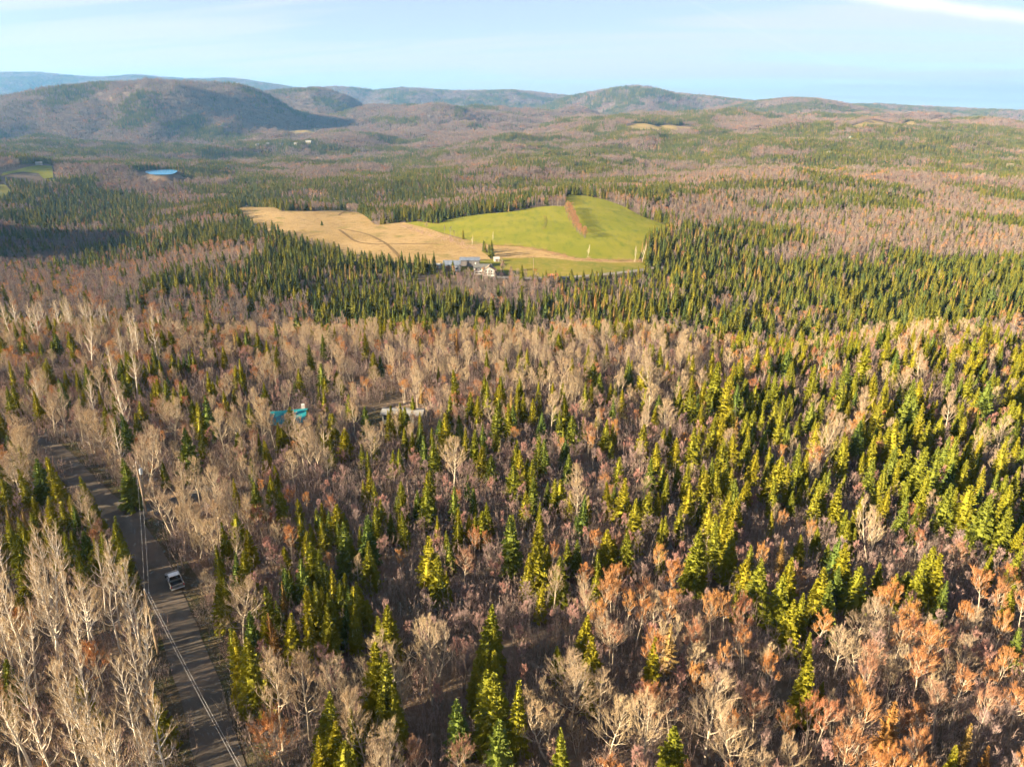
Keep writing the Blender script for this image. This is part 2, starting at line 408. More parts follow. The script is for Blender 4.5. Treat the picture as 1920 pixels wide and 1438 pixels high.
def drape(name, poly, m, step, off, kind='structure', label=None):
    """a sheet cut to the outline, laid on the ground"""
    pts = []
    n = len(poly)
    for i in range(n):
        a, b = np.array(poly[i]), np.array(poly[(i + 1) % n]); k = max(1, int(np.linalg.norm(b - a) / step))
        for q in range(k): pts.append(tuple(a + (b - a) * q / k))
    nb = len(pts); edges = [(i, (i + 1) % nb) for i in range(nb)]
    P = np.array(pts); x0, y0 = P.min(0); x1, y1 = P.max(0)
    xs, ys = np.meshgrid(np.arange(x0, x1, step), np.arange(y0, y1, step))
    xs, ys = xs.ravel(), ys.ravel(); k = inside(xs, ys, poly)
    allp = [Vector(p) for p in pts] + [Vector(p) for p in zip(xs[k], ys[k])]
    v, e, f, *_ = delaunay_2d_cdt(allp, edges, [], 1, 1e-4)
    vx = np.array([p[0] for p in v]); vy = np.array([p[1] for p in v]); vz = grid_z(vx, vy) + off
    fc = []
    for t in f:
        cx, cy2 = np.mean([v[i][0] for i in t]), np.mean([v[i][1] for i in t])
        if inside(np.array([cx]), np.array([cy2]), poly)[0]: fc.append(t)
    me = bpy.data.meshes.new(name); me.from_pydata(list(zip(vx, vy, vz)), [], fc); me.materials.append(m)
    me.polygons.foreach_set('use_smooth', [True] * len(fc)); me.update()
    o = link(name, me); tag(o, label, kind=kind); return o

def wpoly(pix, lift=0.0): return [ground_hit(px, py, lift) for px, py in pix]

M['green'] = mat('pasture_grass', (0.185, 0.195, 0.02), 0.95, 0.05, noise=[((0.24, 0.225, 0.03), 0.03, 0.4, 0.65), ((0.13, 0.16, 0.02), 0.2, 0.5, 0.75, (1, 0.25, 1)), ((0.22, 0.19, 0.04), 0.9, 0.55, 0.75)], bump=(1.2, 0.5, 0.25))
M['lawn'] = mat('mown_grass', (0.204, 0.1785, 0.02975), 0.95, 0.05, noise=[((0.1445, 0.153, 0.0255), 0.05, 0.4, 0.62), ((0.255, 0.1955, 0.051), 0.3, 0.5, 0.72)], bump=(1.02, 0.425, 0.17))
M['dry'] = mat('dry_grass', (0.37, 0.255, 0.115), 0.95, 0.05, noise=[((0.28, 0.19, 0.075), 0.025, 0.42, 0.62), ((0.22, 0.14, 0.06), 0.18, 0.52, 0.72), ((0.44, 0.32, 0.16), 0.9, 0.5, 0.7), ((0.2, 0.17, 0.05), 0.06, 0.58, 0.72)], bump=(0.9, 0.9, 0.5))
M['tan_field'] = mat('stubble', (0.315, 0.2325, 0.09), 0.95, 0.05, noise=[((0.225, 0.18, 0.075), 0.02, 0.4, 0.65)])
M['track'] = mat('trodden_track', (0.15, 0.0975, 0.045), 0.95, 0.05, noise=[((0.21, 0.1425, 0.0675), 0.4, 0.4, 0.6)])
M['lane'] = mat('pale_gravel', (0.252, 0.231, 0.21), 0.95, 0.05, noise=[((0.182, 0.161, 0.14), 0.3, 0.4, 0.6)])
M['road'] = mat('packed_gravel', (0.10, 0.086, 0.07), 0.92, 0.1, noise=[((0.125, 0.10, 0.08), 0.12, 0.42, 0.62), ((0.08, 0.07, 0.058), 0.5, 0.5, 0.7), ((0.14, 0.12, 0.10), 6.0, 0.55, 0.75)], bump=(5.0, 0.2, 0.03))
M['rut'] = mat('wheel_track', (0.1147, 0.1054, 0.093), 0.9, 0.12, noise=[((0.0806, 0.0744, 0.0651), 0.6, 0.42, 0.62)])
M['verge'] = mat('verge_grass', (0.08, 0.065, 0.042), 0.95, 0.05, noise=[((0.06, 0.062, 0.026), 0.22, 0.45, 0.62), ((0.12, 0.09, 0.06), 1.4, 0.5, 0.7)], bump=(2.5, 0.8, 0.25))

FIELDS = {}
FIELDS['dry_meadow'] = wpoly([(436, 392), (462, 385), (529, 397), (592, 397), (640, 395), (687, 407), (702, 421), (764, 443), (822, 452), (860, 464), (903, 469), (921, 487), (898, 488), (830, 496), (822, 501), (759, 501), (687, 497), (644, 490), (601, 469), (544, 447), (481, 435)])
FIELDS['green_pasture'] = wpoly([(759, 419), (783, 416), (822, 421), (850, 409), (908, 402), (951, 399), (999, 390), (1037, 387), (1059, 388), (1063, 366), (1095, 368), (1133, 375), (1167, 387), (1205, 407), (1243, 421), (1267, 433), (1228, 443), (1208, 455), (1197, 489), (1147, 488), (1080, 485), (1023, 470), (975, 463), (917, 461), (879, 451), (831, 438), (798, 428)])
FIELDS['farm_lawn'] = wpoly([(934, 485), (1023, 484), (1080, 491), (1147, 494), (1205, 494), (1212, 503), (1166, 512), (1118, 516), (1047, 521), (989, 522), (955, 519), (945, 512), (870, 510), (830, 508), (822, 503), (830, 498), (898, 490)])
FIELDS['dry_strip'] = wpoly([(918, 464), (960, 466), (1020, 475), (1060, 486), (1010, 484), (936, 483), (925, 474)])
BARE_STRIPS = [wpoly([(905, 459), (960, 461), (1023, 468), (1080, 484), (1147, 486), (1200, 487), (1207, 496), (1147, 497), (1080, 494), (1020, 488), (930, 488)]), wpoly([(757, 417), (800, 428), (860, 448), (917, 459), (918, 468), (903, 471), (860, 466), (822, 454), (764, 445), (705, 423)]),
               wpoly([(815, 486), (960, 486), (960, 519), (815, 514)])]
FIELDS['far_pasture'] = wpoly([(6, 324), (50, 314), (75, 311), (98, 312), (100, 335), (82, 336), (72, 326), (42, 323), (2, 331)])
FIELDS['far_strip'] = wpoly([(84, 338), (130, 335), (131, 338), (100, 342)])
FIELDS['far_paddock'] = wpoly([(-40, 350), (9, 346), (20, 358), (12, 372), (-40, 378)])
FIELDS['stubble_field'] = wpoly([(1178, 238), (1240, 236), (1310, 240), (1290, 247), (1230, 246), (1180, 244)])
FIELDS['hilltop_meadow'] = wpoly([(1570, 236), (1620, 230), (1700, 231), (1755, 234), (1700, 240), (1610, 242)])
FIELDS['valley_field'] = wpoly([(515, 252), (545, 247), (590, 240), (604, 243), (590, 250), (555, 255)])
for p_ in BARE_STRIPS[:2]: drape('rough_grass', p_, M['dry'], 4, 0.12 + 480 * 0.0004 - .05, label='rough dry grass between the farm fields')
for nm, m, st, lab in (('dry_meadow', 'dry', 4, 'tawny dry meadow beside the farm'), ('green_pasture', 'green', 4, 'bright green pasture on the hill behind the farm'),
                  ('farm_lawn', 'lawn', 3, 'yellow green mown grass around the farmhouse'), ('dry_strip', 'dry', 3, 'strip of dry grass under the pasture hedge'),
                  ('far_pasture', 'green', 8, 'small green field near the pond'), ('far_strip', 'lawn', 8, 'thin strip of grass below the far field'), ('far_paddock', 'lawn', 6, 'yellow green paddock at the edge of the valley'),
                  ('stubble_field', 'tan_field', 25, 'pale stubble field on the far plateau'), 
                  ('hilltop_meadow', 'tan_field', 25, 'brown open hilltop above the conifers'), ('valley_field', 'tan_field', 25, 'tan field above the far village')):
    Yc = np.mean([p[1] for p in FIELDS[nm]])
    drape(nm, FIELDS[nm], M[m], st, 0.12 + Yc * 0.0004 + (0.06 if nm in ('farm_lawn', 'dry_strip') else 0), label=lab)

def ribbon(name, path, width, m, off, step=3.0, label=None, cross=3):
    """a strip of ground along a path; WIDTH may be a list matching PATH"""
    P = np.array(path, float); seg = np.linalg.norm(np.diff(P, axis=0), axis=1); L = np.concatenate([[0], np.cumsum(seg)])
    n = max(2, int(L[-1] / step)); s = np.linspace(0, L[-1], n)
    # smooth: Catmull-like through cubic interpolation of densified, box filtered points
    X = np.interp(s, L, P[:, 0]); Y = np.interp(s, L, P[:, 1])
    k = max(1, int(9 / step))
    for _ in range(3):
        if n > 2 * k + 2:
            Xp = np.convolve(np.pad(X, k, mode='edge'), np.ones(2 * k + 1) / (2 * k + 1), 'valid'); Yp = np.convolve(np.pad(Y, k, mode='edge'), np.ones(2 * k + 1) / (2 * k + 1), 'valid')
            Xp[0], Xp[-1], Yp[0], Yp[-1] = X[0], X[-1], Y[0], Y[-1]; X, Y = Xp, Yp
    W = np.interp(s, L, width) if not np.isscalar(width) else np.full(n, float(width))
    dx, dy = np.gradient(X), np.gradient(Y); l = np.hypot(dx, dy); nx_, ny_ = -dy / l, dx / l
    vs_, fs = [], []
    for i in range(n):
        for c in range(cross + 1):
            t = (c / cross - 0.5) * W[i]
            jit = (vnoise(np.array([s[i] * 0.35 + c * 7]), np.array([W[i]]), 3)[0] - 0.5) * (0.5 if c in (0, cross) else 0) * min(1, W[i] / 6)
            x, y = X[i] + nx_[i] * (t + jit), Y[i] + ny_[i] * (t + jit)
            vs_.append((x, y, float(grid_z(x, y)) + off))
    for i in range(n - 1):
        for c in range(cross):
            a = i * (cross + 1) + c; fs.append((a, a + 1, a + cross + 2, a + cross + 1))
    me = bpy.data.meshes.new(name); me.from_pydata(vs_, [], fs); me.materials.append(m); me.polygons.foreach_set('use_smooth', [True] * len(fs)); me.update()
    o = link(name, me); tag(o, label, kind='structure')
    return o, np.stack([X, Y], 1)

ROADPX = [(415, 1438), (374, 1274), (330, 1167), (299, 1080), (264, 1012), (240, 972), (205, 945), (165, 925), (138, 893), (116, 858), (88, 830), (45, 805), (-40, 775)]
ROAD = [ground_hit(*p) for p in ROADPX]
a, b = np.array(ROAD[0]), np.array(ROAD[1]); dr = (a - b) / np.linalg.norm(a - b)
ROAD = [tuple(a + dr * 110), tuple(a + dr * 50)] + ROAD
_, _v = ribbon('road_verge', ROAD, 9.0, M['verge'], 0.035, 2.0, 'brown grassy verge along the gravel road', cross=8)
_, ROADC = ribbon('road', ROAD, 4.3, M['road'], 0.09, 1.5, 'grey brown packed gravel road', cross=6)
DRIVE = [ground_hit(*p) for p in ((236, 975), (262, 962), (300, 953), (345, 938), (400, 915))]
ribbon('driveway', DRIVE, [6, 6, 5, 3.5, 3], M['road'], 0.14, 1.5, 'gravel driveway mouth opening off the road', cross=4)
DRIVE2 = [ground_hit(*p) for p in ((712, 800), (716, 782), (722, 770))]
ribbon('house_driveway', DRIVE2, [5, 6, 5], M['verge'], 0.1, 2.0, 'brown dirt yard beside the trailer home')
FLANE = [ground_hit(*p) for p in ((915, 520), (950, 522), (1047, 523), (1118, 517.5), (1166, 513.5), (1215, 506), (1270, 500), (1300, 497))]
ribbon('farm_lane', FLANE, 5.0, M['lane'], 0.45, 4.0, 'pale lane running past the farm lawn')
TRACKS = [[(635, 405), (660, 397), (672, 400)], [(640, 430), (690, 440), (725, 458), (745, 478), (757, 495)], [(636, 432), (665, 455), (690, 460), (760, 458), (820, 458)], [(905, 473), (918, 480), (932, 484)], [(1021, 405), (1024, 418), (1018, 431)]]
for t in TRACKS:
    ribbon('field_track', [ground_hit(*p) for p in t], 2.2, M['track'] if t[0][0] < 900 else M['lawn'], 0.5, 4.0, 'narrow trodden track across the meadow', cross=2)

# pond
M['water'] = mat('pond_water', (0.02, 0.20, 0.42), 0.25, 0.5, bump=(0.5, 0.25, 0.08))  # sky reflection put into the blue base colour
th = np.linspace(0, 2 * math.pi, 48, endpoint=False)
pp = []
for t in th:
    a_, b_ = 24 * math.cos(t) * (1 + 0.12 * math.sin(3 * t)), 75 * math.sin(t) * (1 + 0.1 * math.cos(2 * t))
    pp.append((POND[0] + a_ * .896 - b_ * .443, POND[1] + a_ * .443 + b_ * .896))
me = bpy.data.meshes.new('pond'); me.from_pydata([(x, y, POND[2]) for x, y in pp], [], [tuple(range(48))]); me.materials.append(M['water']); me.update()
tag(link('pond', me), 'small blue pond among dark conifers', kind='structure')
BARE_STRIPS += [wpoly([(0, 326), (50, 313), (102, 311), (104, 345), (60, 350), (0, 345)]), wpoly([(-40, 347), (12, 345), (24, 358), (18, 378), (-40, 388)])]
FIELDS['pond'] = [(POND[0] + (1.1 if y > POND[1] else 1.8) * (x - POND[0]), POND[1] + (1.1 if y > POND[1] else 1.8) * (y - POND[1])) for x, y in pp]

# ---------------------------------------------------------------- tree shapes
def perp(d, rnd):
    a = Vector((rnd.gauss(0, 1), rnd.gauss(0, 1), rnd.gauss(0, 1)))
    p = d.cross(a)
    return p.normalized() if p.length > 1e-6 else Vector((1, 0, 0))

def twig(mb, p, q, w, rnd, m=0):
    s = perp((q - p), rnd) * w
    mb.tri(tuple(p - s), tuple(p + s), tuple(q), m)

def fir(seed, H=12.0, Rb=1.9, whorl=0.34, nb=8, sprays=4, bare=0.10, droop=0.25, power=0.9, sw=1.0):
    """narrow spire of drooping boughs; returns trunk, crown builders"""
    rnd = random.Random(seed); T, C = MB(), MB()
    lean = Vector((rnd.uniform(-.02, .02), rnd.uniform(-.02, .02), 0))
    ax_ = lambda z: Vector((lean.x * z, lean.y * z, z))
    T.tube([ax_(-0.4), ax_(H * 0.3), ax_(H * 0.7), ax_(H * 0.985)], [H * 0.013, H * 0.010, H * 0.005, 0.01], 6)
    z = H * bare; az = rnd.uniform(0, 6)
    while z < H * 0.985:
        f = (z - H * bare) / (H * (1 - bare))
        rl = Rb * (1 - f) ** power * (0.92 + 0.08 * math.sin(f * 37 + seed)) + 0.07
        k = max(4, int(nb * (0.55 + 0.45 * (1 - f))))
        for b in range(k):
            az += 2 * math.pi / k + rnd.uniform(-0.35, 0.35)
            L = rl * rnd.uniform(0.76, 1.14) * (1 + .08 * math.sin(az * 2 + seed))
            if rnd.random() < 0.06: L *= rnd.uniform(0.35, 0.75)
            el = 0.75 * f ** 1.6 - droop * (1 - f) + rnd.uniform(-.12, .12)
            d = Vector((math.cos(az) * math.cos(el), math.sin(az) * math.cos(el), math.sin(el)))
            side = Vector((-math.sin(az), math.cos(az), 0))
            p0 = ax_(z + rnd.uniform(-0.12, 0.12))
            upc = Vector((0, 0, 0.14 * L))
            ns = max(2, int(round(sprays * min(1.0, 0.35 + L / Rb))))
            tip = p0 + d * L + upc
            # the bough itself: a broad tapering blade, then side sprays
            w = (0.12 + 0.17 * L) * sw
            mid = p0 + d * L * 0.68 + Vector((0, 0, -0.02)); ro = rnd.uniform(-1.1, 1.1)
            wv = (side * math.cos(ro) + Vector((0, 0, math.sin(ro)))) * w
            C.quad(tuple(p0), tuple(mid - wv), tuple(tip), tuple(mid + wv))
            for s in range(ns):
                t = 0.25 + 0.7 * (s + rnd.uniform(0, .8)) / ns
                q = p0 + d * L * t + upc * t * t
                for sg in (-1, 1):
                    l2 = (0.22 + 0.42 * L * (1 - t * 0.75)) * rnd.uniform(0.75, 1.2)
                    e = q + (d * 0.75 + side * sg * rnd.uniform(0.5, 0.95) + Vector((0, 0, rnd.uniform(-.32, .12)))).normalized() * l2
                    ww = (d * rnd.uniform(.2, .9) + Vector((0, 0, rnd.uniform(.35, 1.0)))).normalized() * (0.11 + 0.085 * L) * sw
                    C.tri(tuple(q - ww), tuple(q + ww), tuple(e))
        z += whorl * (1.15 - 0.5 * f) * rnd.uniform(0.85, 1.18)
    # dense heart of the crown
    nn = 9; zs = [H * bare + (H * 0.93 - H * bare) * i / 6 for i in range(7)]; prev = None
    for i, zc in enumerate(zs):
        f = (zc - H * bare) / (H * (1 - bare)); rc = (Rb * (1 - f) ** power + .06) * 0.45
        ring = [ax_(zc + rnd.uniform(-.3, .3)) + Vector((math.cos(6.283 * k / nn), math.sin(6.283 * k / nn), 0)) * rc * rnd.uniform(.6, 1.35) for k in range(nn)]
        if prev:
            for k in range(nn): C.quad(tuple(prev[k]), tuple(prev[(k + 1) % nn]), tuple(ring[(k + 1) % nn]), tuple(ring[k]))
        prev = ring
    tip = ax_(H)
    for k in range(3):
        a_ = k * 2.1
        C.tri(tuple(ax_(H * 0.955) + Vector((math.cos(a_), math.sin(a_), 0)) * 0.07), tuple(ax_(H * 0.955) + Vector((math.cos(a_ + 2.1), math.sin(a_ + 2.1), 0)) * 0.07), tuple(tip))
    return T, C

def bare_tree(seed, H=13.0, base=0.35, Rc=3.2, limbs=16, up=0.9, sub=6, tw=5, tl=4, tww=0.022, stems=1, shape='fan', trunk_r=0.011, droopy=0.0):
    """leafless tree: trunk and limbs in one builder, fine twigs in the other"""
    rnd = random.Random(seed); T, C = MB(), MB()
    def grow(p, d, L, r, lvl):
        nseg = 4 if lvl == 1 else 3 if lvl == 2 else 2
        pts, rad = [Vector(p)], [r]
        dd = d.normalized()
        for i in range(nseg):
            dd = (dd + Vector((rnd.gauss(0, .13), rnd.gauss(0, .13), rnd.gauss(0, .1) + (up * 0.30 if lvl == 1 else up * 0.12) - droopy * lvl * 0.1))).normalized()
            pts.append(pts[-1] + dd * (L / nseg)); rad.append(r * (1 - 0.85 * (i + 1) / nseg))
        if lvl == 1: T.tube(pts, [max(q, 0.02) for q in rad], 4)
        elif lvl == 2: T.tube(pts, [max(q, 0.013) for q in rad], 3)
        else:
            for i in range(nseg): twig(C, pts[i], pts[i + 1] + (pts[i + 1] - pts[i]) * 0.15, tww * (1.25 - 0.35 * i), rnd)
        cnt = {1: sub, 2: tw, 3: tl}[lvl]
        for k in range(cnt):
            t = rnd.uniform(0.22 if lvl < 3 else 0.1, 1.0)
            fi = t * nseg; i = min(int(fi), nseg - 1); q = pts[i].lerp(pts[i + 1], fi - i)
            dl = (pts[i + 1] - pts[i]).normalized()
            nd_ = (dl + perp(dl, rnd) * (rnd.uniform(0.35, 0.75) if lvl == 1 else rnd.uniform(0.22, 0.5)) + Vector((0, 0, 0.28 * up))).normalized()
            if lvl < 3: grow(q, nd_, L * (rnd.uniform(0.40, 0.60) if lvl == 1 else rnd.uniform(0.5, 0.8)) * (1.1 - 0.35 * t), r * 0.45, lvl + 1)
            else: twig(C, q, q + nd_ * rnd.uniform(0.3, 0.75) * (H / 13.0) ** 0.5, tww * 0.75, rnd)
    for s in range(stems):
        sd = Vector((rnd.gauss(0, .03), rnd.gauss(0, .03), 1)) if stems == 1 else Vector((rnd.gauss(0, .16), rnd.gauss(0, .16), 1))
        o = Vector((0, 0, -0.3)) if stems == 1 else Vector((rnd.gauss(0, .25), rnd.gauss(0, .25), -0.3))
        Hs = H * 0.93 * (1 if s == 0 else rnd.uniform(0.7, 1.0))
        pts = [o]; dd = sd.normalized()
        for i in range(7):
            dd = (dd + Vector((rnd.gauss(0, .045), rnd.gauss(0, .045), 0.06))).normalized(); pts.append(pts[-1] + dd * (Hs / 7))
        r0 = trunk_r * H
        T.tube(pts, [r0 * (1 - 0.88 * (i / 7) ** 1.1) for i in range(8)], 6 if stems == 1 else 4)
        az = rnd.uniform(0, 6)
        nl = max(3, limbs // stems)
        for k in range(nl):
            f = (k + rnd.uniform(0, 1)) / nl
            zf = base + (0.985 - base) * f
            fi = zf * 7; i = min(int(fi), 6); p = pts[i].lerp(pts[i + 1], fi - i)
            az += 2.4 + rnd.uniform(-.5, .5)
            if shape == 'fan': prof = (0.75 + 0.5 * f) * (1 - 0.72 * f)
            elif shape == 'ball': prof = 0.35 + 0.85 * math.sin(math.pi * min(1, 0.12 + 0.8 * f)) - 0.45 * f
            else: prof = 0.55 * (1 - 0.55 * f)
            L = Rc * 1.35 * max(prof, 0.16) * rnd.uniform(0.8, 1.15)
            el = R(22 + 40 * f) * up + rnd.uniform(-.1, .1)
            grow(p, Vector((math.cos(az) * math.cos(el), math.sin(az) * math.cos(el), math.sin(el))), L, r0 * 0.5 * (1 - 0.55 * f), 1)
    return T, C

def brush(seed, n=26, H=6.0, spread=2.0, tww=0.028):
    """thicket of thin upright stems"""
    rnd = random.Random(seed); C = MB()
    for k in range(n):
        p = Vector((rnd.gauss(0, spread * .6), rnd.gauss(0, spread * .6), -0.2)); h = H * rnd.uniform(0.45, 1.0)
        d = Vector((rnd.gauss(0, .12), rnd.gauss(0, .12), 1)).normalized()
        pts = [p]
        for i in range(3):
            d = (d + Vector((rnd.gauss(0, .08), rnd.gauss(0, .08), 0))).normalized(); pts.append(pts[-1] + d * h / 3)
        for i in range(3): twig(C, pts[i], pts[i + 1] + (pts[i + 1] - pts[i]) * .3, 0.045 - 0.011 * i, rnd)
        for j in range(8):
            t = rnd.uniform(0.3, 1); fi = t * 3; i = min(int(fi), 2); q = pts[i].lerp(pts[i + 1], fi - i)
            dl = (d + perp(d, rnd) * rnd.uniform(.3, .8)).normalized(); e = q + dl * rnd.uniform(.5, 1.1) * (1.2 - .5 * t)
            twig(C, q, e, tww, rnd)
            for _ in range(2):
                qq = q.lerp(e, rnd.uniform(.2, .8)); twig(C, qq, qq + (dl + perp(dl, rnd) * .8).normalized() * rnd.uniform(.25, .55), tww * .7, rnd)
    return MB(), C

# kind: list of (trunk builder, crown builder, full height), trunk material, crown material
SPEC = {}
SPEC['fir'] = ([(*fir(100 + i, 12.0, rb, wh, nb, sp_, ba, dr_, pw), 12.0) for i, (rb, wh, nb, sp_, ba, dr_, pw) in enumerate(
    [(2.4, .34, 8, 4, .10, .22, .80), (2.8, .36, 8, 4, .08, .28, .9), (2.1, .33, 8, 4, .12, .2, .75), (2.6, .38, 9, 4, .06, .3, .85), (3.1, .42, 9, 5, .10, .18, .72), (2.3, .34, 8, 4, .14, .25, .95), (2.5, .5, 7, 4, .2, .15, .7), (2.9, .4, 8, 4, .05, .35, .95), (2.2, .46, 7, 5, .1, .3, .85)])], 'bark_dark', 'needle')
SPEC['larch'] = ([(*fir(200 + i, 12.0, 1.8, .5, 7, 4, .12, .05, .8, sw=0.7), 12.0) for i in range(2)], 'bark_dark', 'larch')
SPEC['hardwood'] = ([(*bare_tree(300 + i, 13.0, b_, rc, lm, u_, 7, 6, 5, .0135, st, 'fan', .013), 13.0) for i, (b_, rc, lm, u_, st) in enumerate(
    [(.34, 3.4, 18, .9, 1), (.28, 3.9, 20, .8, 1), (.42, 2.8, 16, 1.0, 1), (.30, 3.2, 20, 1.0, 2)])], 'bark_pale', 'twig_tan')
SPEC['russet'] = ([(*bare_tree(400 + i, 12.0, b_, rc, lm, u_, 7, 6, 6, .015, st, 'ball', .011), 12.0) for i, (b_, rc, lm, u_, st) in enumerate(
    [(.50, 2.1, 16, 1.0, 1), (.45, 2.5, 18, .95, 1), (.55, 1.8, 14, 1.05, 1), (.42, 2.3, 18, 1.0, 2)])], 'bark_pale', 'twig_russet')
SPEC['birch'] = ([(*bare_tree(500 + i, 17.0, b_, rc, lm, u_, 4, 4, 3, .0145, 1, 'narrow', .011), 17.0) for i, (b_, rc, lm, u_) in enumerate(
    [(.34, 4.0, 22, 1.0), (.40, 3.5, 19, 1.05), (.28, 4.4, 24, .95), (.45, 3.8, 18, 1.0)])], 'bark_white', 'twig_birch')
SPEC['maple'] = ([(*bare_tree(600 + i, 9.5, b_, rc, lm, u_, 6, 6, 5, .016, st, 'ball', .0095), 9.5) for i, (b_, rc, lm, u_, st) in enumerate(
    [(.5, 1.5, 12, 1.15, 1), (.38, 1.9, 18, 1.1, 3), (.45, 1.7, 14, 1.2, 2), (.6, 1.3, 10, 1.1, 1)])], 'bark_dark', 'twig_pink')
SPEC['brush'] = ([(*brush(700 + i), 6.0) for i in range(3)], None, 'twig_grey')
# coarser shapes for the middle distance
SPEC['mid_fir'] = ([(*fir(800 + i, 12.0, rb, .62, 7, 2, .06, .25, pw, sw=1.4), 12.0) for i, (rb, pw) in enumerate(((2.6, .85), (3.0, .8), (2.3, .9), (3.4, .7), (2.8, 1.0), (2.4, .7)))], 'bark_dark', 'spruce')
SPEC['mid_larch'] = ([(*fir(830, 12.0, 1.8, .8, 6, 2, .08, .1, .85, sw=1.3), 12.0)], 'bark_dark', 'larch')
SPEC['mid_hardwood'] = ([(*bare_tree(850 + i, 12.5, .38, rc, 13, .95, 5, 4, 3, .045, 1, 'fan', .014), 12.5) for i, rc in enumerate((2.8, 2.3, 3.2))], 'bark_grey', 'twig_ash')
SPEC['mid_russet'] = ([(*bare_tree(870 + i, 11.5, .42, rc, 13, 1.0, 5, 4, 3, .042, 1, 'ball', .012), 11.5) for i, rc in enumerate((2.1, 2.5))], 'bark_pale', 'twig_russet')
SPEC['mid_maple'] = ([(*bare_tree(890 + i, 11.0, .35, rc, 13, 1.05, 5, 4, 3, .042, st, 'ball', .011), 11.0) for i, (rc, st) in enumerate(((2.2, 1), (2.4, 2), (1.9, 1)))], 'bark_grey', 'twig_mauve')

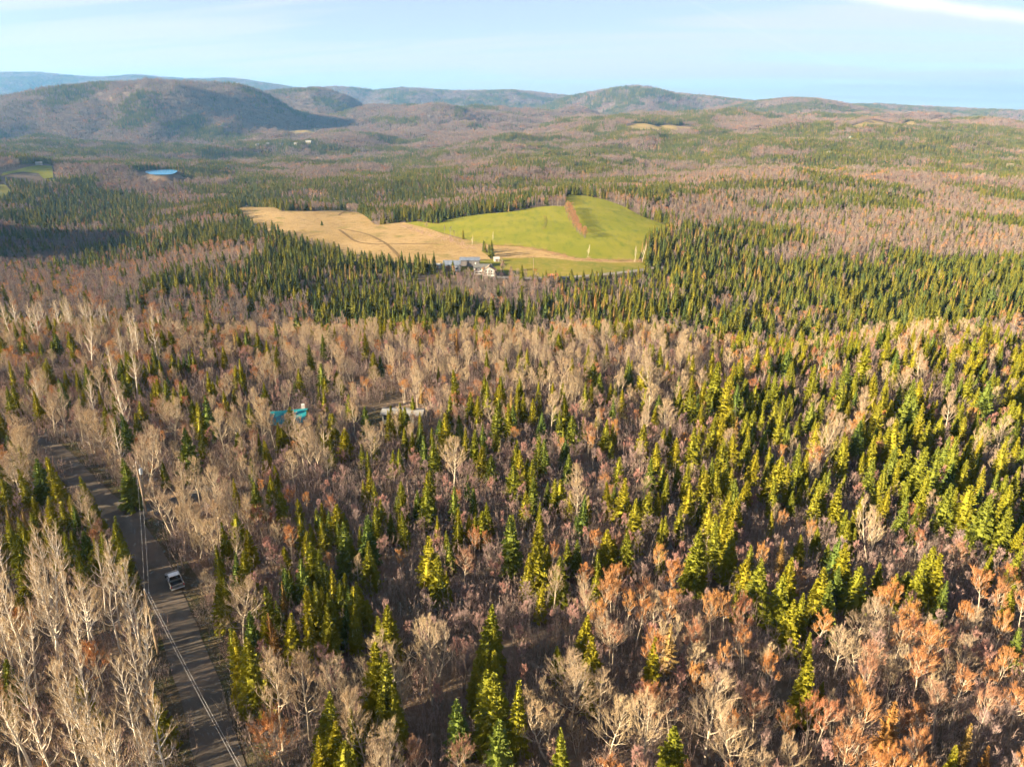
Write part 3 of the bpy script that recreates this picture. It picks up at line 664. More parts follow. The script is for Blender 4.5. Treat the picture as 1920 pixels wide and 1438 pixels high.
# ---------------------------------------------------------------- where trees stand
ZOOMS = [  # crop origin x, y, scale, then tip x, tip y, seen height - read off enlargements of the photograph
 (900, 640, 3.692, "325,50,120 265,90,120 180,110,100 145,235,120 475,130,80 750,20,150 1040,150,120 1130,170,140 830,210,130 735,280,150 775,290,80 985,325,110 905,285,110 940,280,70 600,355,200 650,510,160 575,285,100 505,285,90 300,355,130 255,400,90 195,425,190 110,400,180 230,430,150 370,390,120 415,355,110 425,490,120 580,590,70 870,545,160 920,560,130 1125,570,160 1110,640,100 1145,330,130 1120,360,100 1245,370,100 1380,235,110 1400,410,100 1475,320,170 1515,360,140 1650,140,260 1725,240,260 1790,290,150 1850,400,120 1820,380,150 1900,480,120 1740,460,110 1670,500,200 1625,510,190 1490,590,220 1520,590,100 1320,585,110 1275,595,70 1360,665,160 1225,700,150 1190,800,190 1275,845,120 1375,840,100 1290,920,140 1205,900,110 1690,670,130 1610,800,160 1560,890,160 1750,870,110 1850,650,160 1890,600,70 1900,740,150 1545,840,70 1580,640,100 15,570,110 115,600,90 245,685,150 275,760,160 80,785,120 15,720,140 330,805,100 405,650,190 450,660,180 590,680,110 310,1030,140 520,955,150 570,955,150 625,1030,60 900,970,150 1000,945,220 935,1000,90 1080,1090,220 1160,1045,130 1105,1070,90 1235,1040,120 1455,1000,190 1390,1150,150 1550,1040,150 1720,1030,160 1795,1090,130 1615,1185,160 1690,1190,180 1290,1200,100 1260,1210,130 50,1110,110 10,1180,130 215,1195,150 400,1235,130 1680,20,90 1615,70,90 1195,15,50 880,10,100"),
 (1400, 640, 3.692, "835,0,180 150,40,110 75,50,130 240,40,110 290,50,140 560,140,80 480,160,190 215,220,170 175,110,100 95,360,110 150,330,110 215,390,180 65,480,130 375,490,120 155,540,70 245,480,90 290,560,130 485,570,180 615,240,120 680,240,220 770,190,110 710,130,130 885,210,130 985,280,170 1070,300,130 1155,260,230 1220,260,160 1180,380,180 1010,410,190 930,410,210 1225,420,200 1415,270,100 1070,530,240 1090,560,150 850,570,140 790,550,170 890,640,180 695,670,190 900,590,100 1140,560,80 1275,550,160 1520,520,110 1610,470,110 1645,545,130 1350,510,130 1560,200,150 1420,150,120 1710,220,130 1550,650,170 1460,660,190 1810,665,200 1770,690,180 1215,720,250 1120,720,180 1030,730,160 1340,790,250 1430,840,170 1580,750,80 1640,860,150 1590,850,80 1740,890,120 1800,920,100 1890,860,130 1520,920,110 1490,920,100 1190,880,130 1250,900,200 1120,950,120 1415,980,220 1460,1010,130 1585,990,230 1680,1040,250 1850,1010,220 1820,1150,200 1725,1130,160 1780,1070,140 1210,930,170 1310,980,110 215,790,220 60,740,150 550,800,140 575,880,100 670,830,90 240,930,70 320,940,80 375,985,70 405,940,120 485,940,100 490,1000,170 530,980,160 650,985,180 320,1030,90 985,1020,120 705,1240,130 755,1280,100 500,1280,70 15,640,150 130,620,100 290,830,110 1900,1250,150 1690,270,180 1110,50,120 1180,60,120 1150,20,100 1800,480,140 1880,400,170 1750,240,120 1880,180,90 710,410,110 650,400,110 460,420,150 340,90,90 1500,240,100"),
 (880, 960, 3.0077, "235,15,230 385,45,180 60,0,110 30,20,60 330,230,150 395,170,190 605,145,130 565,160,110 785,100,150 820,145,90 730,225,90 900,100,150 930,140,110 512,250,150 480,285,110 400,400,110 1280,105,240 1320,175,180 1460,30,160 1400,50,180 1480,110,180 1560,250,130 110,520,220 150,645,150 60,760,160 125,790,150 110,880,190 130,930,260 265,960,260 160,1180,200 650,585,140 695,695,170 690,850,150 1045,705,190 535,1220,240 40,830,150 510,740,100"),
 (0, 560, 3.692, "370,135,90 160,285,60 270,290,70 350,290,70 930,380,110 885,360,120 705,450,110 440,490,80 585,450,130 520,490,90 1025,420,90 1065,410,100 1185,380,110 1300,360,100 1390,340,80 1475,340,60 1335,380,90 820,440,100 990,450,80 85,590,130 40,600,120 850,790,170 790,810,130 960,700,100 715,740,110 1195,610,120 1280,590,90 1415,660,220 1360,720,180 1325,700,110 1270,890,200 1380,870,120 1720,720,130 1640,920,110 1785,930,100 1830,980,130 1700,230,90 1775,230,100 1640,230,80 145,1010,170 150,1170,180 255,1110,190 345,1080,220 580,1215,170 860,1100,210 1610,1240,120 1755,1265,110 1120,1120,60 1840,280,100 635,500,80 1230,400,80 1265,390,70 1100,420,70 600,60,60 1000,70,70 1210,20,50"),
 (0, 880, 6.4, "375,325,230 350,520,240 265,700,200 345,760,180 190,770,280 110,670,220 215,560,190 40,600,250 540,330,280 605,490,170 655,590,220 560,700,250 745,730,290 830,310,200 735,400,220 870,420,220 1020,400,180 1050,530,150 1110,430,160 820,860,200 1000,740,250 1195,750,250 1125,810,200 930,960,260 1080,970,200 630,910,180 1340,570,300 1380,660,300 1440,850,350 1295,900,220 850,720,150 500,760,150 250,910,150 20,800,200"),
 (400, 900, 3.84, "290,15,180 610,130,100 610,235,170 650,370,150 740,200,100 770,250,100 780,160,90 825,220,90 890,165,170 935,220,90 890,290,140 945,315,250 790,290,140 695,310,90 1095,250,240 1050,330,80 1000,430,120 1110,440,210 1200,130,130 1160,190,170 1270,235,90 1370,210,150 1335,240,90 1355,120,70 1530,20,210 1465,70,90 1350,0,100 1155,0,110 1075,0,100 1610,250,100 1755,190,170 1765,290,130 1835,250,90 1870,60,150 1890,230,100 1680,360,90 1700,440,70 1535,400,260 1610,560,220 240,360,130 150,230,180 135,520,150 205,510,170 250,520,150 45,600,160 75,690,110 20,470,150 630,555,220 755,500,180 795,590,170 510,640,170 545,640,80 855,630,190 935,665,100 910,730,150 700,760,300 730,730,120 770,780,120 845,820,200 970,760,130 1015,760,200 1045,720,140 1000,900,200 1095,870,110 810,900,250 690,950,200 390,760,200 360,850,130 465,860,140 340,980,170 375,1010,130 530,970,180 240,950,200 290,1070,80 1255,900,250 1200,980,170 130,1050,100 860,940,200 950,900,150"),
 (400, 600, 3.2, "955,190,90 1000,210,60 1455,300,150 210,500,110 430,520,130 265,680,80 300,710,90 135,680,100 505,630,80 905,520,130 1060,510,100 1120,490,100 1195,450,80 700,690,120 660,660,70 780,650,110 970,700,80 890,740,80 920,780,90 1145,640,100 1190,670,90 1270,690,150 1320,700,160 1345,740,100 1400,560,170 1480,570,150 1510,640,120 1540,430,120 1585,450,120 1580,560,80 1360,590,90 1310,640,80 1560,660,160 1540,700,130 1130,890,140 960,860,190 930,880,110 1275,910,150 1300,900,110 110,950,100"),
 (400, 1000, 3.2, "1020,710,330 960,690,330 1070,925,220 1000,920,220 700,1150,200 620,1220,180 770,1240,170 1470,975,210 215,640,260 280,690,220 180,700,200 330,740,80 640,960,250 830,1030,200 130,600,220"),
 (1200, 900, 2.667, "565,330,150 615,380,170 760,390,170 705,460,160 745,480,110 1040,310,180 995,290,110 810,270,70 920,430,180 1000,430,120 965,500,170 860,520,90 1090,430,160 770,580,160 820,570,130 1215,415,110 1280,460,110 1325,450,90 1430,370,190 1480,330,120 1510,350,200 1530,500,120 1765,370,70 1900,320,150 1870,530,100 60,780,170 860,760,110 850,870,200 910,990,80 1910,740,90 1600,1340,110"),
]
# crown tops of the broad leafless trees: x, y, height in metres
HARD = "438,1085,12 505,1228,15 560,1232,14 340,905,14 385,880,13 300,905,12 345,985,12 390,975,11 213,812,16 95,735,13 60,745,12 160,770,12 185,775,12 120,760,12 205,930,10 170,915,9 1050,675,13 1075,670,13 1030,680,12 1225,662,15 1160,690,12 1220,720,12 1035,740,12 1250,750,11 1210,765,10 848,822,13 1630,733,12 1548,785,13 1575,775,12 1665,678,12 1690,690,10 1743,660,12 1790,738,12 1850,790,11 1885,785,11 1660,940,13 410,770,13 440,765,13 485,755,12 505,755,12 575,765,13 600,775,12 640,760,13 660,745,12 560,800,12 590,790,13 690,790,12 315,750,12 260,800,13 285,800,13 1085,900,11 735,1180,12 800,1190,12 750,1250,11 650,1255,13 675,1310,12 640,1270,12 700,1390,11 725,1360,12 795,1160,11 450,920,11 360,860,12 330,870,12 425,905,12 310,950,10 330,1000,9 400,940,11 370,930,12 25,770,13 30,805,13 70,785,13 45,835,12 20,850,12 10,790,12 55,800,12 85,805,11 5,830,12 100,790,12 125,775,12 60,860,9 1395,1330,12 1340,1290,12 1215,1310,12 1075,1230,12 1130,1260,11 1030,1290,11 1040,1060,9 1110,1090,9"
SCREEN = "727,769,7 735,765,7 752,768,7 781,766,7 765,774,6.5 744,775,6.5 759,762,8 774,770,7 736,784,6 768,786,6 786,772,7 538,775,8 528,800,6 553,806,5.5 566,800,6 580,785,7 520,790,7 716,790,5"
LARCH = "1680,1310,11 1822,1356,8 508,1148,9 530,1090,7 1470,1010,8 1008,1020,9 870,1430,8 1860,1400,7 8,950,8 42,955,7"
TRUCK = ground_hit(329, 1095)
placed = []   # x, y, kind, height, hand-set

def stand(px, py, H):
    x, y = ground_hit(px, py, H, 25, 3000)
    return x, y
rr = random.Random(4)
for ox, oy, sc, txt in ZOOMS:
    for t in txt.split():
        a, b, c = (float(q) for q in t.split(','))
        px, py, hp = ox + a / sc, oy + b / sc, c / sc
        x, y = stand(px, py, 11)
        dist = math.sqrt(x * x + y * y + 51 ** 2)
        ang = math.atan2(51, math.hypot(x, y))
        H = min(14, max(5.5, hp * dist / FPX / math.cos(ang) * 1.12 + 2.9))
        x, y = stand(px, py, H)
        if any((x - q[0]) ** 2 + (y - q[1]) ** 2 < 1.0 for q in placed): continue
        placed.append((x, y, 'fir', H, True))
for t in HARD.split():
    a, b, H = (float(q) for q in t.split(',')); H *= .82; x, y = stand(a, b, H); 
    for q in ROADC[::2]:
        dd_ = math.hypot(x - q[0], y - q[1])
        mn = 5.2 if q[1] < 130 else 2.9
        if dd_ < mn: x += (x - q[0]) / dd_ * (mn - dd_); y += (y - q[1]) / dd_ * (mn - dd_)
    if math.hypot(x - TRUCK[0] - 1, y - TRUCK[1] + 3) < 6.5: continue
    placed.append((x, y, 'hardwood', H, True))
for i_, t in enumerate(SCREEN.split()):
    a, b, H = (float(q) for q in t.split(',')); x, y = stand(a, b, H); placed.append((x, y, 'fir' if i_ % 2 == 0 else 'hardwood', H, True))
for t in LARCH.split():
    a, b, H = (float(q) for q in t.split(',')); H *= .85; x, y = stand(a, b, H); placed.append((x, y, 'larch', H, True))

# picture areas: x0, x1, y0, y1, then shares of fir, larch, hardwood, russet, birch, maple (pinkish), brush
ZONES = [
 (-60, 300, 1035, 1500, .03, 0, .10, .03, .80, .04, 0),
 (-60, 245, 915, 1035, .42, .02, .14, .16, .03, .20, 0),
 (330, 470, 780, 1060, .05, 0, .70, .10, 0, .15, 0),
 (400, 700, 1240, 1500, .16, .003, .45, .08, .03, .32, 0),
 (450, 780, 1030, 1260, .2, .003, .08, .03, 0, .76, 0),
 (1040, 2000, 1090, 1500, .01, .004, .20, .52, .03, .23, 0),
 (700, 1060, 1190, 1500, .05, .003, .26, .26, .02, .43, 0),
 (780, 1420, 930, 1190, .06, .003, .03, .22, 0, .73, 0),
 (1420, 2000, 960, 1100, .03, .003, .05, .22, 0, .69, 0),
 (1330, 2000, 615, 960, .46, .003, .16, .13, 0, .25, 0),
 (700, 960, 655, 790, .06, .003, .30, .42, .05, .15, 0),
 (480, 1350, 720, 1040, .15, .003, .07, .13, .02, .72, 0),
 (520, 1330, 600, 725, .13, .003, .52, .12, .12, .16, 0),
 (-80, 560, 545, 920, .14, .003, .34, .19, .05, .30, 0),
]
KINDS = ['fir', 'larch', 'hardwood', 'russet', 'birch', 'maple', 'brush']
def zone_mix(px, py, x, y):
    """species shares for the middle and far wood"""
    n1 = fbm(x / 70, y / 70, 41, 3); n2 = fbm(x / 160, y / 160, 47, 3); n3 = fbm(x / 45, y / 45, 53, 2)
    con = np.clip((n1 - 0.44) * 9 + 0.55, 0.06, 0.97)                        # patchy by default
    hard = np.full(px.shape, 0.45); rus = 0.12 + 0.2 * (n3 > .58)
    belt = (py > 492 + 0.01 * px) & (py < 612) & (px > 430 + (py - 500) * 0.5)
    con = np.where(belt, np.clip((n1 - .43) * 8 + .56, .18, .93), con)
    lf = (px < 470) & (py > 470) & (py < 620); con = np.where(lf, np.clip((n1 - .52) * 8 + .3, .06, .9), con)
    hill = (px > 1255) & (y < 1150) & (py > 300) & (py < 487 - (px - 1255) * 0.02); con = np.where(hill, np.clip((n1 - .53) * 8 + .24, .08, .9), con); hard = np.where(hill, .62, hard)
    hc = (px > 1230) & (py > 232) & (py <= 312); con = np.where(hc, np.clip((n1 - .40) * 7 + .70, .2, .95), con)
    mid = (px > 480) & (px < 1250) & (py > 225) & (py < 390); con = np.where(mid, np.clip((n1 - .46) * 7 + .50, .08, .92), con)
    hl = (y > 2300) & (y < 3700) & (x < -250)
    far = (y > 2300); con = np.where(far, np.clip((n2 - .56) * 9 + .28, .04, .95), con)
    con = np.where(y > 4400, np.clip((n2 - .47) * 9 + .62, .15, .96), con)
    con = np.where(hl, con * .75, con)
    return con, hard, rus

TRAILER = ground_hit(757, 790); CABIN = ground_hit(545, 803)
def keep(x, y, road=4.4):
    ok = np.ones(x.shape, bool)
    for p in list(FIELDS.values()) + BARE_STRIPS: ok &= ~inside(x, y, p)
    near = (y < 420)
    d = np.full(x.shape, 1e9)
    for q in ROADC[::3]: d = np.minimum(d, np.hypot(x - q[0], y - q[1]))
    ok &= d > np.where(y < 130, road, road - 1.2)
    ok &= np.hypot(x - TRUCK[0] - 1, y - TRUCK[1] + 3) > 6.0
    for q in DRIVE[:4]: ok &= np.hypot(x - q[0], y - q[1]) > 6.0
    for q in DRIVE2: ok &= np.hypot(x - q[0], y - q[1]) > 5.5
    ok &= np.hypot(x - TRAILER[0], y - TRAILER[1]) > 4.2
    ok &= np.hypot(x - CABIN[0], y - CABIN[1]) > 4.2
    for a_, b_ in zip(FLANE[:-1], FLANE[1:]):
        a_, b_ = np.array(a_), np.array(b_)
        for t in np.linspace(0, 1, 6): ok &= np.hypot(x - (a_ + (b_ - a_) * t)[0], y - (a_ + (b_ - a_) * t)[1]) > 4.5
    return ok

def jgrid(x0, x1, y0, y1, cell, jit=0.9):
    xs, ys = np.meshgrid(np.arange(x0, x1, cell), np.arange(y0, y1, cell)); xs, ys = xs.ravel(), ys.ravel()
    return xs + rng.uniform(-.5, .5, xs.size) * cell * jit, ys + rng.uniform(-.5, .5, xs.size) * cell * jit

NEAR = 262.0
# --- near wood: tree by tree
x, y = jgrid(-330, 270, 26, NEAR, 2.55)
k = (x > -0.76 * y - 75) & (x < 0.76 * y + 22) & keep(x, y); x, y = x[k], y[k]
z = grid_z(x, y); px, py = project(x, y, z + 7)
px = px + (fbm(x / 14, y / 14, 83, 2) - .5) * 120; py = py + (fbm(x / 14, y / 14, 89, 2) - .5) * 70
u = rng.uniform(0, 1, x.size); drop = rng.uniform(0, 1, x.size)
P = np.array([(q[0] - q[0] / q[1] * .7, q[1] - .7, 1.3 + .09 * q[3] if q[2] != 'hardwood' else 2.2) for q in placed])
clear = np.ones(x.size, bool)
for q in P: clear &= np.hypot(x - q[0], y - q[1]) > q[2]
# nothing tall right in front of the marked firs
for i in range(x.size):
    if not clear[i]: continue
    sh = None
    for zn in ZONES:
        if zn[0] <= px[i] < zn[1] and zn[2] <= py[i] < zn[3]: sh = zn[4:]; break
    if sh is None: sh = (.3, .02, .3, .15, .03, .2, 0)
    c = np.cumsum(sh) / sum(sh); kd = KINDS[int(np.searchsorted(c, u[i]))]
    cut = {'fir': .25, 'larch': .2, 'hardwood': .55, 'russet': .22 if px[i] > 1000 and py[i] > 1060 else .42, 'birch': .36, 'maple': .08, 'brush': .1}[kd]
    if drop[i] < cut: continue
    if kd == 'birch' and px[i] > 330: kd = 'hardwood'
    H = {'fir': rr.uniform(4.5, 8.5), 'larch': rr.uniform(6, 9), 'hardwood': rr.uniform(5.0, 8.0), 'russet': rr.uniform(6.2, 9.2) if py[i] > 1060 else rr.uniform(4.5, 7), 'birch': rr.uniform(11.5, 15.5), 'maple': rr.uniform(3.8, 7.0) if py[i] > 1100 else rr.uniform(3.0, 5.8), 'brush': 5}[kd]
    placed.append((float(x[i]), float(y[i]), kd, H, False))
# --- thicket under the near trees
bx, by = jgrid(-330, 270, 28, NEAR, 2.4)
k = (bx > -0.76 * by - 40) & (bx < 0.76 * by + 22) & keep(bx, by, 3.1); bx, by = bx[k], by[k]
k = rng.uniform(0, 1, bx.size) < 0.85; bx, by = bx[k], by[k]
k = rng.uniform(0, 1, bx.size) < .97; bx, by = bx[k], by[k]
brush_pts = [(a_, b_, 'brush', rr.uniform(2.4, 4.8), False) for a_, b_ in zip(bx, by)]

# --- middle distance
mass = {}
def put(kind, x, y, H): mass.setdefault(kind, []).append((float(x), float(y), float(H)))
x, y = jgrid(-900, 900, NEAR, 1050, 4.3)
k = (x > -0.77 * y - 60) & (x < 0.77 * y + 30); x, y = x[k], y[k]
k = keep(x, y); x, y = x[k], y[k]
px, py = project(x, y, grid_z(x, y) + 6)
con, hard, rus = zone_mix(px, py, x, y)
zi = np.full(x.size, -1)
pyw = py + (fbm(x / 38, y / 38, 71, 3) - .5) * 110; pxw = px + (fbm(x / 38, y / 38, 77, 3) - .5) * 160      # ragged stand edges
for j, zn in reversed(list(enumerate(ZONES))): zi[(pxw >= zn[0]) & (pxw < zn[1]) & (pyw >= zn[2]) & (pyw < zn[3])] = j
u = rng.uniform(0, 1, x.size); u2 = rng.uniform(0, 1, x.size); dr = rng.uniform(0, 1, x.size); hj = rng.uniform(0, 1, x.size) ** 0.8
lar = fbm(x / 50, y / 50, 61, 2) > .62
lowf = np.where((py > 497) & (py < 545) & (px > 560) & (px < 1260), np.where((px > 790) & (px < 980) & (py < 535), .42, .62), 1.0)   # young growth in front of the farm
for i in range(x.size):
    if dr[i] < .10: continue
    if zi[i] >= 0:
        s_ = ZONES[zi[i]][4:]; c_con = s_[0]; w = np.array([s_[2] + s_[4], s_[3], s_[5]]); w = w / w.sum(); h_, r_ = w[0], w[1]
    else: c_con, h_, r_ = con[i], hard[i], rus[i]
    if u[i] < c_con:
        if lar[i] and u2[i] < .22: put('mid_larch', x[i], y[i], 7 + 3 * hj[i])
        else: put('mid_fir', x[i], y[i], (4.0 + 7.5 * hj[i]) * lowf[i])
    elif u2[i] < h_: put('mid_hardwood', x[i], y[i], 6.0 + 4.0 * hj[i])
    elif u2[i] < h_ + r_: put('mid_russet', x[i], y[i], 5.8 + 3.4 * hj[i])
    else: put('mid_maple', x[i], y[i], 5.2 + 3.4 * hj[i])

# ---------------------------------------------------------------- far wood: tufts of small trees
def tuft(seed, kinds, n=15, rad=10.5):
    rnd = random.Random(seed); out = MB(); pts = []
    tries = 0
    while len(pts) < n and tries < 900:
        tries += 1
        a_, r_ = rnd.uniform(0, 6.283), rad * math.sqrt(rnd.random()); p = (r_ * math.cos(a_), r_ * math.sin(a_))
        if all((p[0] - q[0]) ** 2 + (p[1] - q[1]) ** 2 > 3.4 ** 2 for q in pts): pts.append(p)
    for p in pts:
        kd = rnd.choice(kinds); T, C = rnd.choice(LOW[kd]); s = rnd.uniform(0.62, 1.12)
        mtx = Matrix.Translation((p[0], p[1], 0)) @ Matrix.Rotation(rnd.uniform(0, 6.28), 4, 'Z') @ Matrix.Scale(s, 4)
        out.merge(T, mtx, 0); out.merge(C, mtx, {'f': 1, 'h': 2, 'm': 3, 'r': 4, 'l': 5}[kd])
    return out
LOW = {'f': [fir(900 + i, 12.5, rb, 1.15, 6, 1, .05, .28, .9, sw=2.1) for i, rb in enumerate((2.5, 2.9, 2.1))],
       'h': [bare_tree(920 + i, 12, .35, 3.0, 9, .95, 4, 3, 2, .10, 1, 'fan', .016) for i in range(2)],
       'm': [bare_tree(930 + i, 11, .35, 2.7, 9, 1.0, 4, 3, 2, .10, 1, 'ball', .014) for i in range(2)],
       'r': [bare_tree(940, 11, .40, 2.5, 9, 1.0, 4, 3, 2, .10, 1, 'ball', .014)],
       'l': [fir(950, 11.5, 1.9, 1.2, 6, 1, .08, .1, .85, sw=1.8)]}
TUFTS = [('con', 'f'), ('con', 'f'), ('con', 'fffl'), ('bare', 'hm'), ('bare', 'hhm'), ('bare', 'mmr'), ('bare', 'mhr'), ('mix', 'ffhm'), ('mix', 'fhm'), ('mix', 'fhmrl')]
tuft_mats = [M['bark_grey'], M['spruce'], M['twig_ash'], M['twig_mauve'], M['twig_russet'], M['larch']]
tuft_meshes = [tuft(1000 + i, list(s)).mesh('tree_tuft', tuft_mats) for i, (_, s) in enumerate(TUFTS)]
tp, ti, ts = [], [], []
for y0, y1, cell, s in ((1050, 1700, 12.0, 0.95), (1700, 2700, 14.0, 1.05), (2700, 5200, 21.0, 1.35), (5200, 10500, 38.0, 2.1)):
    x, y = jgrid(-0.80 * y1 - 50, 0.80 * y1, y0, y1, cell)
    k = np.abs(x) < 0.80 * y; x, y = x[k], y[k]
    k = np.ones(x.size, bool)
    for p in list(FIELDS.values()) + BARE_STRIPS:
        for dx, dy in ((0, 0), (9, 0), (-9, 0), (0, 9), (0, -9)): k &= ~inside(x + dx, y + dy, p)
    # low ground in front of the far open fields stays open enough to see them
    x, y = x[k], y[k]
    z = grid_z(x, y); px, py = project(x, y, z + 6)
    con, hard, rus = zone_mix(px, py, x, y)
    u = rng.uniform(0, 1, x.size)
    c3 = np.where(con > .66, np.where(u < .85, 0, 2), np.where(con > .34, np.where(u < .6, 2, np.where(u < .75, 0, 1)), np.where(u < .86, 1, 2)))
    pick = {0: [0, 1, 2], 1: [3, 4, 5, 6], 2: [7, 8, 9]}
    v = rng.integers(0, 12, x.size)
    ti += [pick[a_][b_ % len(pick[a_])] for a_, b_ in zip(c3, v)]
    tp += list(zip(x, y, z - 0.4)); ts += list(s * rng.uniform(0.8, 1.15, x.size))

# ---------------------------------------------------------------- instancing of the uncountable wood
def joined(name, T, C, tm, cm):
    mb = MB(); I = Matrix.Identity(4)
    if T.v: mb.merge(T, I, 0)
    mb.merge(C, I, 1)
    return mb.mesh(name, [tm or cm, cm])
def scatter(name, pts, idx, scl, sources, label, cat):
    """one object: points carrying an index, a size and a turn, each growing one of the source shapes"""
    n = len(pts)
    me = bpy.data.meshes.new(name); me.from_pydata([tuple(map(float, p)) for p in pts], [], [])
    me.attributes.new('vi', 'INT', 'POINT').data.foreach_set('value', np.asarray(idx, np.int32))
    me.attributes.new('sc', 'FLOAT', 'POINT').data.foreach_set('value', np.asarray(scl, np.float32))
    me.attributes.new('wd', 'FLOAT', 'POINT').data.foreach_set('value', (np.asarray(scl) * rng.uniform(.78, 1.22, n)).astype(np.float32))
    me.attributes.new('rz', 'FLOAT', 'POINT').data.foreach_set('value', rng.uniform(0, 6.283, n).astype(np.float32))
    o = link(name, me)
    sc_ = bpy.data.collections.new(name + '_shapes')
    for i, sm in enumerate(sources):
        so = bpy.data.objects.new('%s_shape.%03d' % (name, i), sm); sc_.objects.link(so)
    ng = bpy.data.node_groups.new(name, 'GeometryNodeTree')
    ng.interface.new_socket('Geometry', in_out='INPUT', socket_type='NodeSocketGeometry'); ng.interface.new_socket('Geometry', in_out='OUTPUT', socket_type='NodeSocketGeometry')
    nd, ln = ng.nodes, ng.links
    gi, go = nd.new('NodeGroupInput'), nd.new('NodeGroupOutput')
    ci = nd.new('GeometryNodeCollectionInfo'); ci.inputs['Collection'].default_value = sc_
    ci.inputs['Separate Children'].default_value = True; ci.inputs['Reset Children'].default_value = True
    iop = nd.new('GeometryNodeInstanceOnPoints'); iop.inputs['Pick Instance'].default_value = True
    def attr(nm, t):
        a_ = nd.new('GeometryNodeInputNamedAttribute'); a_.data_type = t; a_.inputs['Name'].default_value = nm
        return a_.outputs['Attribute']
    cx_ = nd.new('ShaderNodeCombineXYZ'); ln.new(attr('rz', 'FLOAT'), cx_.inputs[2])
    e2r = nd.new('FunctionNodeEulerToRotation'); ln.new(cx_.outputs[0], e2r.inputs[0])
    ln.new(gi.outputs[0], iop.inputs['Points']); ln.new(ci.outputs[0], iop.inputs['Instance'])
    ln.new(attr('vi', 'INT'), iop.inputs['Instance Index']); ln.new(e2r.outputs[0], iop.inputs['Rotation']); cs_ = nd.new('ShaderNodeCombineXYZ'); wd_ = attr('wd', 'FLOAT')
    ln.new(wd_, cs_.inputs[0]); ln.new(wd_, cs_.inputs[1]); ln.new(attr('sc', 'FLOAT'), cs_.inputs[2]); ln.new(cs_.outputs[0], iop.inputs['Scale'])
    ln.new(iop.outputs[0], go.inputs[0])
    md = o.modifiers.new('scatter', 'NODES'); md.node_group = ng
    tag(o, label, cat, kind='stuff')
    return o

scatter('far_wood', tp, ti, ts, tuft_meshes, 'mixed conifer and leafless wood covering the far plain and hills', 'woodland')

# ---------------------------------------------------------------- single trees
NAME = {'fir': 'fir_tree', 'larch': 'larch_tree', 'hardwood': 'bare_hardwood_tree', 'russet': 'russet_tree', 'birch': 'birch_tree', 'maple': 'maple_sapling'}
WORD = {'fir': ('fir', 'tree'), 'larch': ('golden larch', 'tree'), 'hardwood': ('pale bare hardwood', 'tree'), 'russet': ('russet bare tree', 'tree'), 'birch': ('white stemmed birch', 'tree'), 'maple': ('pinkish maple sapling', 'tree')}
GROUP = {'fir': 'firs of the near wood', 'larch': 'golden larches', 'hardwood': 'pale leafless hardwoods', 'russet': 'russet twigged trees', 'birch': 'white birches beside the road', 'maple': 'pinkish maple saplings'}
SIZES = {'fir': (7, 9.5), 'larch': (7, 9), 'hardwood': (6.5, 9), 'russet': (6.4, 8), 'birch': (13, 14.4), 'maple': (4.2, 5.4)}
part_meshes = {}
for kd in NAME:
    shapes, tm, cm = SPEC[kd]
    part_meshes[kd] = [(T.mesh('trunk', [M[tm]], True), C.mesh('crown', [M[cm]]), H0) for T, C, H0 in shapes]
used_labels = set()
_ONES = 'zero one two three four five six seven eight nine ten eleven twelve thirteen fourteen fifteen sixteen seventeen eighteen nineteen'.split()
_TENS = '- - twenty thirty forty fifty sixty seventy eighty ninety'.split()
def numword(v):
    v = int(min(99, max(0, round(v))))
    return _ONES[v] if v < 20 else _TENS[v // 10] + ('-' + _ONES[v % 10] if v % 10 else '')
def place_phrase(x, y, kd):
    d = min(math.hypot(x - q[0], y - q[1]) for q in ROADC[::4])
    if d < 13: return 'beside the gravel road'
    if math.hypot(x - CABIN[0], y - CABIN[1]) < 24: return 'near the teal roof'
    if math.hypot(x - TRAILER[0], y - TRAILER[1]) < 24: return 'near the trailer'
    px, py = project(x, y, 5.0)
    if px < 330 and py > 1020: return 'in the birch stand'
    if px > 1040 and py > 1080: return 'among russet trees'
    if px > 1330 and py < 970: return 'in the fir wood'
    if py < 720: return 'on the wood edge'
    return 'among leafless saplings'
def plant(x, y, kd, H, phrase=None, group=None):
    sh = part_meshes[kd]; vi = rr.randrange(len(sh))
    T, C, H0 = sh[vi]; z = float(grid_z(x, y)); s = H / H0
    o = empty(NAME[kd], (x, y, z), rr.uniform(0, 6.283)); w = s * rr.uniform(0.8, 1.2)
    o.scale = (w, w, s); o.rotation_euler[0] = rr.gauss(0, .03); o.rotation_euler[1] = rr.gauss(0, .03)
    link('trunk', T, o); link('crown', C, o)
    lo, hi = SIZES[kd]; size = 'small' if H < lo else 'tall' if H > hi else 'middling'
    px, py = project(x, y, z + H)
    for adj in ('', 'slim ', 'neat ', 'upright ', 'straight ', 'plain '):
        lab = '%s%s %s %s, top %s percent across, %s down' % (adj, size, WORD[kd][0], phrase or place_phrase(x, y, kd), numword(px / 19.2), numword(py / 14.38))
        if lab not in used_labels: break
    used_labels.add(lab)
    tag(o, lab, 'tree', group or GROUP[kd])
    return o

LIMIT = 300
rest = {}
for kd in NAME:
    c = []
    for q in placed:
        if q[2] != kd: continue
        z = float(grid_z(q[0], q[1])); px, py = project(q[0], q[1], z + q[3] * .8)
        inv = 5 < px < 1915 and py < 1432
        px2, py2 = project(q[0], q[1], z + q[3])
        inv = inv and -10 < px2 < 1930
        d = math.sqrt(q[0] ** 2 + q[1] ** 2 + (CAMZ - z - q[3]) ** 2)
        c.append(((q[3] / d) if inv else 0, q))
    c.sort(key=lambda t: -t[0])
    n = 0
    for a_, q in c:
        if a_ > 0 and n < LIMIT: plant(*q[:4]); n += 1
        else: rest.setdefault(kd, []).append(q)

